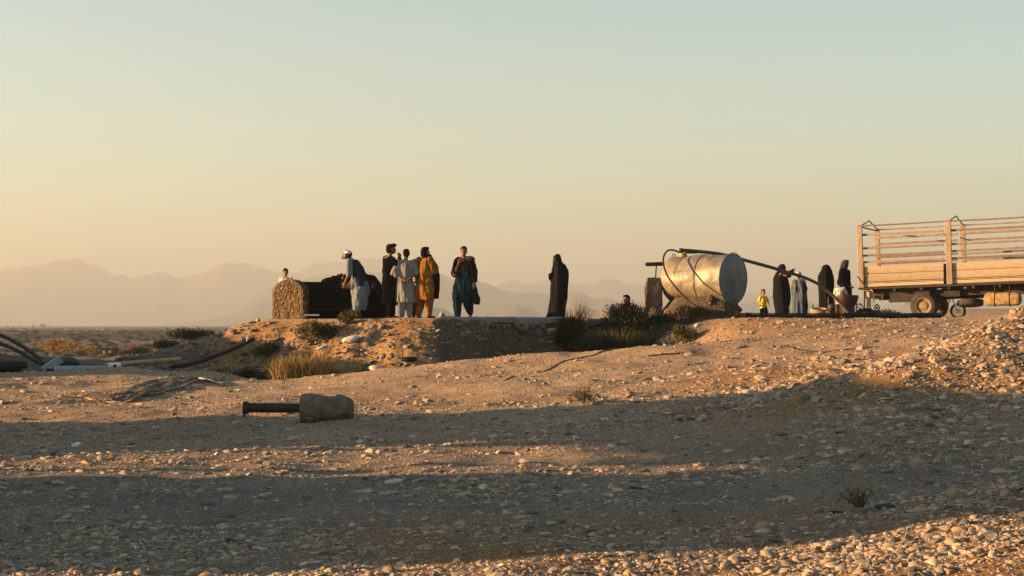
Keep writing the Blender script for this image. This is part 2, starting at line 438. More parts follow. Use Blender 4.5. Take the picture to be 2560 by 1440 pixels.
def ground_z(X, Y, detail=True):
    X = np.asarray(X, float); Y = np.asarray(Y, float)
    Yc = np.clip(Y, 4.0, 60.0)
    px = np.clip(1280 + F * X / np.maximum(Y, 4.0), -1200, 3800)
    i = np.clip((Yc - 4) / 0.25, 0, len(_D) - 1.001); j = np.clip((px + 1200) / 20, 0, len(_px) - 1.001)
    i0 = i.astype(int); j0 = j.astype(int); fi = i - i0; fj = j - j0
    z = (_T[i0, j0] * (1 - fi) * (1 - fj) + _T[i0 + 1, j0] * fi * (1 - fj) + _T[i0, j0 + 1] * (1 - fi) * fj + _T[i0 + 1, j0 + 1] * fi * fj)
    z = np.where(Y < 4, 0.0, z)
    # raised terrace with its earth face
    pxw = px + 26 * vnoise(X * 0.9, Y * 0.9, 0, 77)
    E = np.interp(pxw, E_PX, E_D) + 0.22 * vnoise(X * 1.3, Y * 0.2, 0, 78); W = np.interp(px, W_PX, W_D); P = np.interp(px, P_PX, P_Z)
    t = sstep((Y - (E - W)) / W)
    top = P
    # behind the terrace: falls to the plain on the left, rises on the right
    left = sstep((900 - px) / 700)
    drop = sstep((Y - 47) / 55) * left + sstep((Y - 62) / 90) * (1 - left) * sstep((2330 - px) / 150)
    top = top * (1 - drop) + PLAIN * drop
    rise = sstep((px - 2180) / 200)
    top = top + rise * 0.9 * sstep((Y - 62) / 60)
    z = z * (1 - t) + top * t
    far = sstep((Y - 150) / 260)
    z = z * (1 - far) + PLAIN * far
    # gravel ridge below the truck, and the low rise in the bottom corner
    ra = np.array([2.6, 21.4]); rb = np.array([8.6, 25.4]); rd = rb - ra; tt = np.clip(((X - ra[0]) * rd[0] + (Y - ra[1]) * rd[1]) / (rd @ rd), 0, 1.25)
    dist = np.hypot(X - (ra[0] + rd[0] * tt), Y - (ra[1] + rd[1] * tt))
    z = z + (.06 + .56 * tt ** 1.3) * np.exp(-(dist / 1.2) ** 2) * sstep(tt / .2)
    z = z + .13 * np.exp(-((Y - 12.9 - .12 * X) / .75) ** 2) * sstep((X - .6) / 3.0)
    # left hump in shade
    z = z + 0.40 * np.exp(-((X + 15.6) / 3.0) ** 2 - ((Y - 46.5) / 2.6) ** 2)
    z = z + 0.16 * np.exp(-((X + 7.7) / 0.9) ** 2 - ((Y - 34.8) / 0.55) ** 2) + 0.15 * np.exp(-((X + 6.1) / 0.8) ** 2 - ((Y - 35.3) / 0.55) ** 2)
    z = z + heaps(X, Y)
    near = np.clip((70 - Y) / 20, 0, 1) * np.clip((Y - 5) / 4, 0, 1)
    onp = 1 - 0.93 * t * sstep((Y - E + 0.5) / 0.8) * sstep((px - 600) / 80)
    if detail:
        z = z + near * onp * (0.045 * fbm(X * 0.5, Y * 0.5, 3, 3) + 0.030 * fbm(X * 1.6, Y * 1.6, 8, 3) + .012 * fbm(X * 3.6, Y * 3.6, 9, 2))
        pile = np.exp(-((X - 6.2) / 3.0) ** 2 - ((Y - 25) / 3.0) ** 2)
        z = z + pile * 0.10 * fbm(X * 1.1, Y * 1.1, 18, 3)
        # eroded face of the terrace
        z = z + (t * (1 - t) * 4) * np.where(Y < 60, 1, 0) * sstep((1750 - px) / 200) * (0.15 * fbm(X * 1.2, Y * 1.2, 41, 4, .65) + .10 * np.abs(fbm(X * 3.1, Y * 1.5, 43, 3)))
    plain = sstep((Y - 120) / 200)
    z = z + plain * 1.3 * fbm(X / 260.0, Y / 420.0, 52, 3) * sstep((3500 - Y) / 1000)
    return z

def gz(x, y):
    return float(ground_z(np.array([x]), np.array([y]))[0])

def _axis(lo, hi, step, far_lo, far_hi, g=1.16):
    a = list(np.arange(lo, hi + 1e-6, step)); s = step; x = a[-1]
    while x < far_hi: s *= g; x += s; a.append(min(x, far_hi))
    b = []; s = step; x = lo
    while x > far_lo: s *= g; x -= s; b.append(max(x, far_lo))
    return np.array(b[::-1] + a)
gx = _axis(-13.5, 14.5, 0.11, -7600, 7600, 1.12); gy = _axis(9.0, 48.0, 0.11, -600, 7900, 1.035)
GX, GY = np.meshgrid(gx, gy); GZ = ground_z(GX, GY)
nx, ny = len(gx), len(gy)
def grid_mesh(name, X, Y, Z):
    ny, nx = X.shape
    me = bpy.data.meshes.new(name)
    v = np.stack([X, Y, Z], -1).reshape(-1, 3).astype(np.float32)
    idx = np.arange(ny * nx).reshape(ny, nx)
    q = np.stack([idx[:-1, :-1], idx[:-1, 1:], idx[1:, 1:], idx[1:, :-1]], -1).reshape(-1, 4)
    me.vertices.add(len(v)); me.vertices.foreach_set('co', v.ravel())
    me.loops.add(q.size); me.loops.foreach_set('vertex_index', q.ravel().astype(np.int32))
    me.polygons.add(len(q)); me.polygons.foreach_set('loop_start', np.arange(0, q.size, 4, dtype=np.int32))
    me.polygons.foreach_set('use_smooth', np.ones(len(q), bool))
    me.update(calc_edges=True)
    return me
gm = grid_mesh('ground', GX, GY, GZ)
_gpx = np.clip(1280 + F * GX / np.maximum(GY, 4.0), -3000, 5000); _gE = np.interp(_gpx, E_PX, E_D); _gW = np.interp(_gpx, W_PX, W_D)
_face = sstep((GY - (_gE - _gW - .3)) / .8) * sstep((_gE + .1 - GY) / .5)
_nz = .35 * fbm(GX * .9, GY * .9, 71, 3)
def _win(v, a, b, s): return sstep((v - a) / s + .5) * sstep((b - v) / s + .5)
_dark = np.clip(np.maximum.reduce([_face * _win(_gpx, 1085, 1650, 60), .85 * _win(_gpx, 560, 1640, 60) * _win(GY, 35.6, 37.6, 1.2), _win(_gpx, -3000, 520, 120) * _win(GY, 35.2, 62, 1.2), _win(_gpx, 1480, 1780, 60) * _win(GY, 40.3, 44, 1.0)]) * (1 + _nz), 0, 1)  # shade painted into the soil colour on terrace face, gully and left ground
_clay = np.clip(np.maximum.reduce([1.3 * _face * _win(_gpx, 420, 1100, 60), 1.0 * _win(_gpx, 1700, 5000, 250) * _win(GY, 21, 29, 2), 1.0 * _win(_gpx, 900, 5000, 500) * _win(GY, 8, 14.5, 1.5), .8 * _win(_gpx, 1620, 2300, 150) * _win(GY, 34.5, 41.5, 1.5)]) * (.8 + 1.6 * _nz), 0, 1)
for _n, _a in (('painted_shade', _dark), ('clay', _clay)):
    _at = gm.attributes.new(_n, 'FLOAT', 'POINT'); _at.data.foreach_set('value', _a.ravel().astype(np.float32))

def ground_material():
    m = bpy.data.materials.new('earth'); m.use_nodes = True
    N, L = m.node_tree.nodes, m.node_tree.links
    b = N['Principled BSDF']; b.inputs['Roughness'].default_value = 0.95; b.inputs['Specular IOR Level'].default_value = 0.15
    geo = N.new('ShaderNodeNewGeometry'); sep = N.new('ShaderNodeSeparateXYZ'); L.new(geo.outputs['Position'], sep.inputs[0])
    def noise(scale, detail=6, vec=None, rough=0.6):
        n = N.new('ShaderNodeTexNoise'); n.inputs['Scale'].default_value = scale; n.inputs['Detail'].default_value = detail; n.inputs['Roughness'].default_value = rough
        L.new(vec or geo.outputs['Position'], n.inputs['Vector']); return n.outputs[0]
    def ramp(src, els):
        r = N.new('ShaderNodeValToRGB')
        while len(r.color_ramp.elements) < len(els): r.color_ramp.elements.new(0.5)
        for i, (p, c) in enumerate(els): r.color_ramp.elements[i].position = p; r.color_ramp.elements[i].color = (*c, 1)
        L.new(src, r.inputs[0]); return r.outputs[0]
    def mix(f, a, c, t='MIX'):
        x = N.new('ShaderNodeMix'); x.data_type = 'RGBA'; x.blend_type = t
        if isinstance(f, float): x.inputs[0].default_value = f
        else: L.new(f, x.inputs[0])
        L.new(a, x.inputs[6]); L.new(c, x.inputs[7]); return x.outputs[2]
    def rng_(src, a, c, to0=0.0, to1=1.0):
        x = N.new('ShaderNodeMapRange'); x.inputs[1].default_value = a; x.inputs[2].default_value = c; x.inputs[3].default_value = to0; x.inputs[4].default_value = to1
        L.new(src, x.inputs[0]); return x.outputs[0]
    sand = ramp(noise(0.55, 7), [(0.3, (0.33, 0.22, 0.14)), (0.5, (0.45, 0.31, 0.20)), (0.72, (0.52, 0.375, 0.25))])
    fine = ramp(noise(9, 8, rough=0.75), [(0.25, (0.55, 0.55, 0.56)), (0.55, (1, 1, 1)), (0.8, (1.3, 1.28, 1.22))])
    speck = ramp(noise(34, 3, rough=0.8), [(0.32, (0.42, 0.42, 0.43)), (0.5, (1, 1, 1)), (0.66, (1.55, 1.5, 1.45))])
    fine = mix(rng_(sep.outputs['Y'], 45.0, 25.0, 0.25, 0.9), fine, mix(1.0, fine, speck, 'MULTIPLY'))
    near = mix(1.0, sand, fine, 'MULTIPLY')
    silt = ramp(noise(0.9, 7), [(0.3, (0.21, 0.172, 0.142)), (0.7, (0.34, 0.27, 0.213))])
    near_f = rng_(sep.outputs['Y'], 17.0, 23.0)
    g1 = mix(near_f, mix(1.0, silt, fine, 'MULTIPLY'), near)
    def attr(n):
        x = N.new('ShaderNodeAttribute'); x.attribute_name = n; return x.outputs['Fac']
    def const(c):
        x = N.new('ShaderNodeRGB'); x.outputs[0].default_value = (*c, 1); return x.outputs[0]
    g1 = mix(attr('clay'), g1, mix(1.0, const((0.36, 0.20, 0.085)), fine, 'MULTIPLY'))
    g1 = mix(attr('painted_shade'), g1, mix(1.0, const((0.15, 0.108, 0.076)), fine, 'MULTIPLY'))
    # the plain far below
    mp = N.new('ShaderNodeMapping'); mp.inputs['Scale'].default_value = (0.0012, 0.0085, 1); L.new(geo.outputs['Position'], mp.inputs[0])
    fields = ramp(noise(1.0, 6, mp.outputs[0], 0.6), [(0.40, (0.010, 0.008, 0.007)), (0.48, (0.022, 0.016, 0.013)), (0.54, (0.06, 0.044, 0.036)), (0.60, (0.17, 0.13, 0.10))])
    fields = mix(rng_(sep.outputs['Y'], 210.0, 330.0), ramp(noise(.02, 6), [(0.35, (0.06, 0.047, 0.04)), (0.65, (0.15, 0.12, 0.10))]), fields)
    plain_f = rng_(sep.outputs['Y'], 70.0, 170.0)
    col = mix(plain_f, g1, fields)
    L.new(col, b.inputs['Base Color'])
    bp = N.new('ShaderNodeBump'); bp.inputs['Strength'].default_value = 0.9; bp.inputs['Distance'].default_value = 0.13
    add = N.new('ShaderNodeMath'); add.operation = 'ADD'
    L.new(noise(5, 8, rough=0.7), add.inputs[0]); L.new(noise(22, 6, rough=0.7), add.inputs[1]); L.new(add.outputs[0], bp.inputs['Height'])
    L.new(bp.outputs[0], b.inputs['Normal'])
    return m
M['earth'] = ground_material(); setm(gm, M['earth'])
ground = bpy.data.objects.new('ground', gm); C.objects.link(ground)
tag(ground, 'stony desert ground rising to an earth terrace above a wide plain', kind='structure')

# ------------------------------------------------------------------ mountains
M['mountain'] = mat('mountain_rock', (0.075, 0.06, 0.05), 0.95, 0.35, 0.004, 0, detail=7)
M['tan_hill'] = mat('tan_hill', (0.24, 0.165, 0.11), 0.95, 0.3, 0.01, 0, detail=7)
def mountain(name, D, depth, prof, seed, m, label):
    pxs = np.arange(prof[0][0], prof[-1][0] + 1, 6.0)
    ys = np.interp(pxs, [p[0] for p in prof], [p[1] for p in prof])
    X0 = (pxs - 1280) / F * D
    H = EYE + (812 - ys) / F * D - PLAIN
    wl_ = 400.0 * D / 5000
    H = H * (1 + 0.05 * fbm(X0 / wl_ * 3, 0.0, seed, 4, 0.6)) + 0.0016 * D * fbm(X0 / wl_ * 6, 3.3, seed + 5, 4, 0.6) * np.clip(H / (0.01 * D), 0, 1)
    ts = np.linspace(-1, 1, 41)
    Xg, Tg = np.meshgrid(X0, ts)
    ridge = 1 - np.abs(Tg) ** 0.9
    rough = 1 - 0.55 * (1 - ridge) * np.abs(fbm(Xg / wl_ * 4, Tg * 2.0, seed + 9, 4, 0.55))
    Zg = PLAIN - 4 + (H[None] + 4) * np.clip(ridge * rough, 0, 1)
    Yg = D + Tg * depth + 0.15 * depth * fbm(Xg / wl_ * 2, Tg, seed + 2, 2)
    Xo = Xg * (Yg / D) ** 0.0
    me = grid_mesh(name, Xo, Yg, Zg); setm(me, m)
    o = bpy.data.objects.new(name, me); C.objects.link(o)
    return tag(o, label, kind='structure')
mountain('far_mountains', 6800, 700, [(-900, 740), (-600, 700), (-300, 668), (-120, 684), (0, 677), (30, 671), (60, 674), (95, 667), (130, 655), (172, 643), (190, 646), (213, 659), (243, 658), (262, 670), (280, 682), (318, 684), (345, 687), (360, 690), (372, 685), (410, 683), (450, 686), (510, 683), (545, 667), (568, 657), (600, 659), (640, 666), (660, 674), (700, 688), (740, 690), (790, 668), (840, 662), (900, 659), (960, 661), (1020, 672), (1090, 690), (1180, 708), (1240, 714), (1300, 706), (1345, 698), (1400, 701), (1470, 709), (1540, 700), (1600, 708), (1700, 715), (1800, 720), (1900, 738), (1960, 735), (2030, 712), (2100, 735), (2200, 770), (2290, 752), (2400, 742), (2560, 730), (2900, 700), (3300, 720), (3700, 770)], 3, M['mountain'], 'faintest jagged mountain range along the horizon')
mountain('middle_mountains', 4300, 420, [(440, 808), (520, 800), (580, 785), (620, 752), (660, 727), (700, 713), (757, 701), (800, 691), (851, 683), (900, 688), (1000, 691), (1060, 688), (1096, 690), (1134, 707), (1160, 708), (1191, 703), (1215, 707), (1245, 715), (1280, 728), (1310, 735), (1370, 736), (1430, 733), (1500, 742), (1600, 755), (1760, 776), (1840, 770), (1900, 752), (1935, 735), (1980, 745), (2040, 765), (2150, 785), (2230, 778), (2270, 752), (2330, 760), (2450, 770), (2700, 790), (2900, 808)], 13, M['mountain'], 'middle hazy mountain ridge behind the standing people')
mountain('near_hill', 2300, 140, [(985, 810), (1020, 788), (1050, 770), (1075, 764), (1100, 768), (1130, 782), (1160, 797), (1190, 809)], 23, M['mountain'], 'low dark hill showing behind the person in ochre')
mountain('round_hill', 2900, 160, [(1215, 808), (1240, 790), (1265, 770), (1290, 762), (1320, 766), (1345, 780), (1380, 800), (1410, 809)], 33, M['mountain'], 'low rounded hill between the two groups of people')
mountain('tan_hill', 1300, 120, [(1380, 812), (1430, 784), (1480, 770), (1530, 764), (1570, 760), (1640, 764), (1760, 780), (1900, 792), (2050, 806), (2120, 812)], 43, M['tan_hill'], 'tan hillside behind the bushes beside the metal tank')
# ------------------------------------------------------------------ people
def fuse(mb, voxel, folds=0.0, fscale=(13, 13, 2.6), seed=0, smooth_it=2):
    """one continuous surface out of overlapping shapes, with cloth folds pressed into it"""
    me = mb.mesh('tmp', (0, 0, 0))
    o = bpy.data.objects.new('tmp', me); C.objects.link(o)
    r = o.modifiers.new('r', 'REMESH'); r.mode = 'VOXEL'; r.voxel_size = voxel; r.use_smooth_shade = True
    s = o.modifiers.new('s', 'SMOOTH'); s.iterations = smooth_it; s.factor = 0.5
    dg = bpy.context.evaluated_depsgraph_get()
    ev = o.evaluated_get(dg)
    out = bpy.data.meshes.new_from_object(ev)
    bpy.data.objects.remove(o); bpy.data.meshes.remove(me)
    n = len(out.vertices)
    co = np.empty(n * 3); out.vertices.foreach_get('co', co); co = co.reshape(-1, 3)
    if folds > 0:
        nr = np.empty(n * 3); out.vertices.foreach_get('normal', nr); nr = nr.reshape(-1, 3)
        folds = folds * 1.75
        w = vnoise(co[:, 0] * fscale[0], co[:, 1] * fscale[1], co[:, 2] * fscale[2], seed) + 0.5 * vnoise(co[:, 0] * fscale[0] * 2, co[:, 1] * fscale[1] * 2, co[:, 2] * fscale[2] * 2.5, seed + 1)
        co = co + nr * (folds * w)[:, None]
        out.vertices.foreach_set('co', co.ravel())
    out.update()
    return out

def rotz(v, a):
    c, s = math.cos(a), math.sin(a)
    v = np.asarray(v, float)
    return np.stack([v[:, 0] * c - v[:, 1] * s, v[:, 0] * s + v[:, 1] * c, v[:, 2]], 1)

JOINTS = dict(pel=(0, 0, .95), spine=(0, .0, 1.14), chest=(0, .005, 1.31), neck=(0, -.005, 1.48), head=(0, .02, 1.635),
    shR=(.185, 0, 1.42), elR=(.235, -.03, 1.13), wrR=(.245, .05, .89), shL=(-.185, 0, 1.42), elL=(-.235, -.03, 1.13), wrL=(-.245, .05, .89),
    hiR=(.09, 0, .92), knR=(.10, .02, .5), anR=(.11, -.02, .085), toR=(.135, .16, .03), hiL=(-.09, 0, .92), knL=(-.10, .02, .5), anL=(-.11, -.02, .085), toL=(-.135, .16, .03))
UPPER = ('spine', 'chest', 'neck', 'head', 'shR', 'elR', 'wrR', 'shL', 'elL', 'wrL')

def lean(j, a, keys=UPPER, piv='pel'):
    """tip the given joints forward by a radians about the pivot"""
    p = np.array(j[piv], float)
    for k in keys:
        d = np.array(j[k], float) - p
        j[k] = p + np.array([d[0], d[1] * math.cos(a) + d[2] * math.sin(a), d[2] * math.cos(a) - d[1] * math.sin(a)])

class Person:
    def __init__(self, label, px, Y, height, rz, pose=None, z=None, skin='skin', name='person', group=None, lean_a=0.0, cat='person'):
        X = (px - 1280) / F * Y
        z = gz(X, Y) if z is None else z
        self.loc = np.array([X, Y, z]); self.rz = rz; self.S = height / 1.75
        self.root = thing(name, label, cat, self.loc, group)
        self.j = {k: np.array(v, float) for k, v in JOINTS.items()}
        if lean_a: lean(self.j, lean_a)
        for k, v in (pose or {}).items(): self.j[k] = np.array(v, float)
        self.skin = skin; self.hyaw = 0.0; self.hpitch = 0.0; self.n = 0; self.small = 1.0
    def headM(self):
        return np.array(Matrix.Rotation(self.hyaw, 3, 'Z') @ Matrix.Rotation(-self.hpitch, 3, 'X'))
    def place(self, me, name, m, parent=None):
        n = len(me.vertices); co = np.empty(n * 3); me.vertices.foreach_get('co', co); co = co.reshape(-1, 3) * self.S
        co = rotz(co, self.rz)
        me.vertices.foreach_set('co', co.ravel()); me.update(); me.name = name
        me.materials.clear(); setm(me, m)
        o = bpy.data.objects.new(name, me); C.objects.link(o); o.parent = parent or self.root
        return o
    def body(self, curl=0.5, hands=True):
        j = self.j; b = MB(); k = self.hk if hasattr(self, 'hk') else 1.0
        for s in 'RL':
            b.cap(j['hi' + s], .088, j['kn' + s], .058); b.cap(j['kn' + s], .056, j['an' + s], .036)
            b.cap(j['an' + s] + (0, -.03, -.035), .036, j['to' + s] + (0, 0, .004), .03)
            b.cap(j['sh' + s], .055, j['el' + s], .041); b.cap(j['el' + s], .04, j['wr' + s], .027)
            b.cap(j['chest'] + (0, 0, .08), .07, j['sh' + s], .055)
        b.cap(j['pel'], .125, j['spine'], .115); b.cap(j['spine'], .115, j['chest'], .135); b.cap(j['chest'], .125, j['neck'], .055)
        H = j['head']; Mh = self.headM()
        def hp(x, y, z): return H + Mh @ (np.array([x, y, z]) * k)
        b.cap(j['neck'], .052, hp(0, -.02, -.05), .05)
        b.ell(hp(0, -.012, .02), np.array((.076, .096, .098)) * k, M=Mh); b.ell(hp(0, .025, -.05), np.array((.058, .062, .062)) * k, M=Mh)
        b.cap(hp(0, .085, .02), .013 * k, hp(0, .104, -.022), .017 * k, 8); b.ell(hp(0, .075, -.058), np.array((.026, .022, .014)) * k)
        b.ell(hp(0, .07, -.085), np.array((.026, .024, .02)) * k)
        for s in (-1, 1): b.ell(hp(s * .078, -.005, -.008), np.array((.013, .02, .032)) * k, M=Mh)
        me = fuse(b, 0.0145, 0, smooth_it=1)
        # hands (palm, four fingers, thumb), and eyes, joined into the same mesh
        e = MB(); e.v.append(np.array([v.co[:] for v in me.vertices])); e.n = len(me.vertices)
        e.f = [tuple(p.vertices) for p in me.polygons]; e.m = [0] * len(e.f)
        for s in (-1, 1): e.ell(hp(s * .031, .078, .012), .0125 * k, 8, 6, mi=1)
        if hands:
            for s, sg in (('R', 1), ('L', -1)):
                w = j['wr' + s]; d = w - j['el' + s]; d = d / (np.linalg.norm(d) + 1e-9)
                side = np.array([0, 1.0, 0]); side = side - d * side.dot(d); side /= np.linalg.norm(side) + 1e-9
                pal = np.cross(d, side)
                if pal.dot(np.array([-sg, 0, 0])) < 0: pal = -pal
                kn = w + d * .085
                e.cap(w - d * .01, .026, w + d * .03, .032, 8)
                for q, (o_, ln) in enumerate(((.030, .072), (.010, .08), (-.010, .075), (-.029, .058))):
                    base = kn + side * o_
                    e.cap(w + d * .015 + side * o_ * .6, .014, base, .0125, 6)
                    mid = base + d * ln * .5 + pal * curl * .02; tip = mid + d * ln * .38 + pal * curl * .04
                    e.cap(base, .0105, mid, .0095, 6); e.cap(mid, .0095, tip, .008, 6)
                t0 = w + d * .02 + side * .026; t1 = t0 + d * .035 + side * .028 + pal * .012
                e.cap(t0, .014, t1, .011, 6); e.cap(t1, .011, t1 + d * .034 + pal * .01, .009, 6)
        me2 = e.mesh('body'); bpy.data.meshes.remove(me)
        return self.place(me2, 'body', [M[self.skin], M['eye']])
    def garment(self, name, mb, m, voxel=.02, folds=.012, parent=None, fscale=(13, 13, 2.6), it=2):
        self.n += 1
        me = fuse(mb, voxel, folds, fscale, seed=self.n * 7 + int(self.loc[0] * 10) % 50, smooth_it=it)
        return self.place(me, name, M[m], parent)
    def hair(self, m='hair', extra=(), full=True):
        b = MB(); H = self.j['head']; Mh = self.headM()
        k = self.hk if hasattr(self, 'hk') else 1.0
        def hp(x, y, z): return H + Mh @ (np.array([x, y, z]) * k)
        b.ell(hp(0, -.03, .045), np.array((.086, .098, .088)) * k, M=Mh)
        if full: b.ell(hp(0, -.055, -.005), np.array((.08, .065, .085)) * k, M=Mh)
        b.ell(hp(0, .03, .095), np.array((.066, .06, .03)) * k, M=Mh)
        for (x, y, z, r) in extra: b.ell(hp(x, y, z), np.array(r) * k if not np.isscalar(r) else r * k, M=Mh)
        return self.garment('hair', b, m, .013, .008, fscale=(40, 40, 40), it=1)
    # ready-made garments -------------------------------------------------
    def trousers(self, m, r=(.125, .11, .078), hem=.12, parent=None, folds=.014):
        j = self.j; b = MB()
        b.cap(j['hiR'] + (0, 0, .05), .12, j['hiL'] + (0, 0, .05), .12)
        for s in 'RL':
            an = j['an' + s] + (j['kn' + s] - j['an' + s]) * hem
            b.cap(j['hi' + s], r[0], j['kn' + s], r[1]); b.cap(j['kn' + s], r[1], an, r[2])
        return self.garment('trousers', b, m, .02, folds)
    def torso_rings(self, hem_z, hem=(.25, .2), sh=(.2, .115), waist=(.165, .13), flare=(0, 0)):
        j = self.j
        rings = [(flare[0], flare[1], hem_z, *hem)]
        zmid = (hem_z + j['pel'][2]) / 2
        if hem_z < j['pel'][2] - .1:
            rings.append((flare[0] * .5, flare[1] * .5 + j['pel'][1] * .5, zmid, (hem[0] + waist[0]) / 2 + .01, (hem[1] + waist[1]) / 2 + .01))
        return rings + [(j['pel'][0], j['pel'][1], j['pel'][2], waist[0] + .015, waist[1] + .015),
            (j['spine'][0], j['spine'][1], j['spine'][2], *waist), (j['chest'][0], j['chest'][1], j['chest'][2], sh[0] - .01, sh[1] + .02),
            (j['chest'][0], j['chest'][1] * .6 + j['neck'][1] * .4, j['chest'][2] + .10, *sh), (j['neck'][0], j['neck'][1], j['neck'][2] - .01, .085, .075)]
    def sleeves(self, b, r=(.075, .068, .055), upto=.85, which='RL'):
        j = self.j
        for s in which:
            e = j['el' + s]; w = e + (j['wr' + s] - e) * upto
            b.cap(j['sh' + s] + (0, 0, -.005), r[0], e, r[1])
            if upto > 0: b.cap(e, r[1], w, r[2])
    def kurta(self, m, hem_z=.5, hem=(.25, .2), r=(.075, .068, .055), upto=.85, name='tunic', folds=.014, flare=(0, 0), waist=(.175, .14), sh=(.2, .12)):
        b = MB(); b.loft(self.torso_rings(hem_z, hem, sh=sh, waist=waist, flare=flare), 22); self.sleeves(b, r, upto)
        return self.garment(name, b, m, .02, folds)
    def shoes(self, m='sole'):
        for s in 'RL':
            b = MB(); a = self.j['an' + s]; t = self.j['to' + s]
            b.cap(a + (0, -.035, -.05), .036, (a + t) / 2 + (0, 0, -.025), .043, 8); b.cap((a + t) / 2 + (0, 0, -.025), .043, t + (0, 0, .004), .036, 8)
            self.place(b.mesh('sandal'), 'sandal', M[m])
    def chador(self, rings, m='chador', extra=None, folds=.022, name='chador'):
        b = MB(); b.loft(rings, 24)
        if extra: extra(b)
        return self.garment(name, b, m, .021, folds, fscale=(12, 12, 1.5))

def weight(p, dx, knee):
    """weight on one leg: hips pushed sideways, the other knee loose, shoulders tilted back over the foot"""
    j = p.j
    for k in ('pel', 'hiR', 'hiL'): j[k] = j[k] + np.array([dx, 0, 0])
    j['spine'] = j['spine'] + np.array([dx * .5, 0, 0])
    j['kn' + knee] = j['kn' + knee] + np.array([0, .09, .0]); j['an' + knee] = j['an' + knee] + np.array([0, .05, 0]); j['to' + knee] = j['to' + knee] + np.array([0, .05, 0])
    s = np.sign(dx) * .018
    for q, g in (('R', 1), ('L', -1)):
        for k in ('sh', 'el'): j[k + q] = j[k + q] + np.array([0, 0, -g * s])
    j['head'] = j['head'] + np.array([-dx * .6, .01, 0])

def tuck(p, which='RL'):
    for s, g in (('R', 1), ('L', -1)):
        if s in which: p.j['el' + s] = np.array([g * .15, .02, 1.13]); p.j['wr' + s] = np.array([g * .05, .03, .98]); p.j['sh' + s] = np.array([g * .145, 0, 1.40])

EAST, WEST, NORTH, SOUTH = R(-90), R(90), 0.0, R(180)

# boy whose head shows above the stone end of the cistern
p = Person('boy with black hair and white shirt, only his head above the stone cistern', 714, 45.6, 1.30, R(165), skin='skin_child')
p.hk = 1.13; p.hyaw = R(20); p.body(hands=True); p.hair(); p.trousers('slate'); p.kurta('white', .75, (.2, .15), upto=.3); p.shoes()

# person in black bent over the cistern
p = Person('person in black doubled over behind the middle of the cistern', 818, 45.3, 1.68, EAST + R(8), lean_a=R(78),
    pose=dict(knR=(.1, .08, .5), knL=(-.1, .08, .5)))
j = p.j; j['head'] = j['neck'] + np.array([0, .12, -.06])
for s, x in (('R', .2), ('L', -.2)): j['el' + s] = j['sh' + s] + (np.sign(x) * .03, .05, -.25); j['wr' + s] = j['el' + s] + (0, .08, -.2)
p.hpitch = R(-60)
p.body(); p.trousers('black')
b = MB(); b.cap(j['pel'], .17, j['spine'], .17); b.cap(j['spine'], .18, j['chest'], .19); b.cap(j['chest'], .18, j['neck'], .09); p.sleeves(b, (.08, .075, .06))
p.garment('robe', b, 'black', .02, .012)
b = MB(); b.ell(j['head'] + (0, 0, .03), (.10, .115, .12)); b.cap(j['head'] + (0, -.06, 0), .09, j['chest'] + (0, 0, .08), .14); p.garment('head_scarf', b, 'brown', .018, .010); p.shoes()

# stooping man with white cap
p = Person('stooping man in white skullcap, dark waistcoat and pale blue trousers', 894, 41.7, 1.70, WEST - R(12), lean_a=R(19))
j = p.j; j['head'] = j['neck'] + np.array([0, .115, .10]); p.hpitch = R(-22); p.hyaw = R(-6)
for s, x in (('R', .2), ('L', -.2)): j['el' + s] = j['sh' + s] + (np.sign(x) * .03, .0, -.29); j['wr' + s] = j['el' + s] + (0, .10, -.22)
j['pel'] = np.array([0, -.05, .93]); j['spine'] = np.array([0, .0, 1.1]); j['chest'] = np.array([0, .05, 1.27])
p.body(curl=.9)
b = MB()
b.loft([(0, -.03, .20, .17, .155), (0, -.05, .42, .195, .18), (0, -.07, .66, .21, .215), (0, -.06, .86, .195, .2), (0, -.03, 1.0, .17, .155)], 22)
p.garment('trousers', b, 'paleblue', .02, .022, fscale=(12, 12, 3))
b = MB(); p.sleeves(b, (.085, .085, .05), 0); b.loft([(0, .0, 1.0, .16, .14), (0, .06, 1.25, .18, .125), (0, .08, 1.36, .16, .10), tuple(j['neck']) + (.075, .07)], 20)
p.garment('shirt', b, 'paleblue', .02, .01)
b = MB(); b.loft([(0, -.075, .80, .205, .19), (0, -.055, .98, .20, .175), (0, -.01, 1.13, .20, .17), (0, .035, 1.27, .195, .16), (0, .055, 1.37, .17, .12), (0, .075, 1.44, .10, .08)], 22)
p.garment('waistcoat', b, 'navy', .02, .009)
p.hair('hair', full=True)
Mh = p.headM(); b = MB(); b.ell(j['head'] + Mh @ np.array([0, -.012, .075]), (.086, .104, .058), M=Mh); b.ell(j['head'] + Mh @ np.array([0, -.012, .052]), (.089, .107, .024), M=Mh); p.garment('skullcap', b, 'cap', .012, 0, it=1)
b = MB(); b.ell(j['head'] + Mh @ np.array([0, .055, -.075]), (.045, .045, .05), M=Mh); p.garment('beard', b, 'hair', .012, .005, fscale=(40, 40, 40), it=1)
p.shoes()

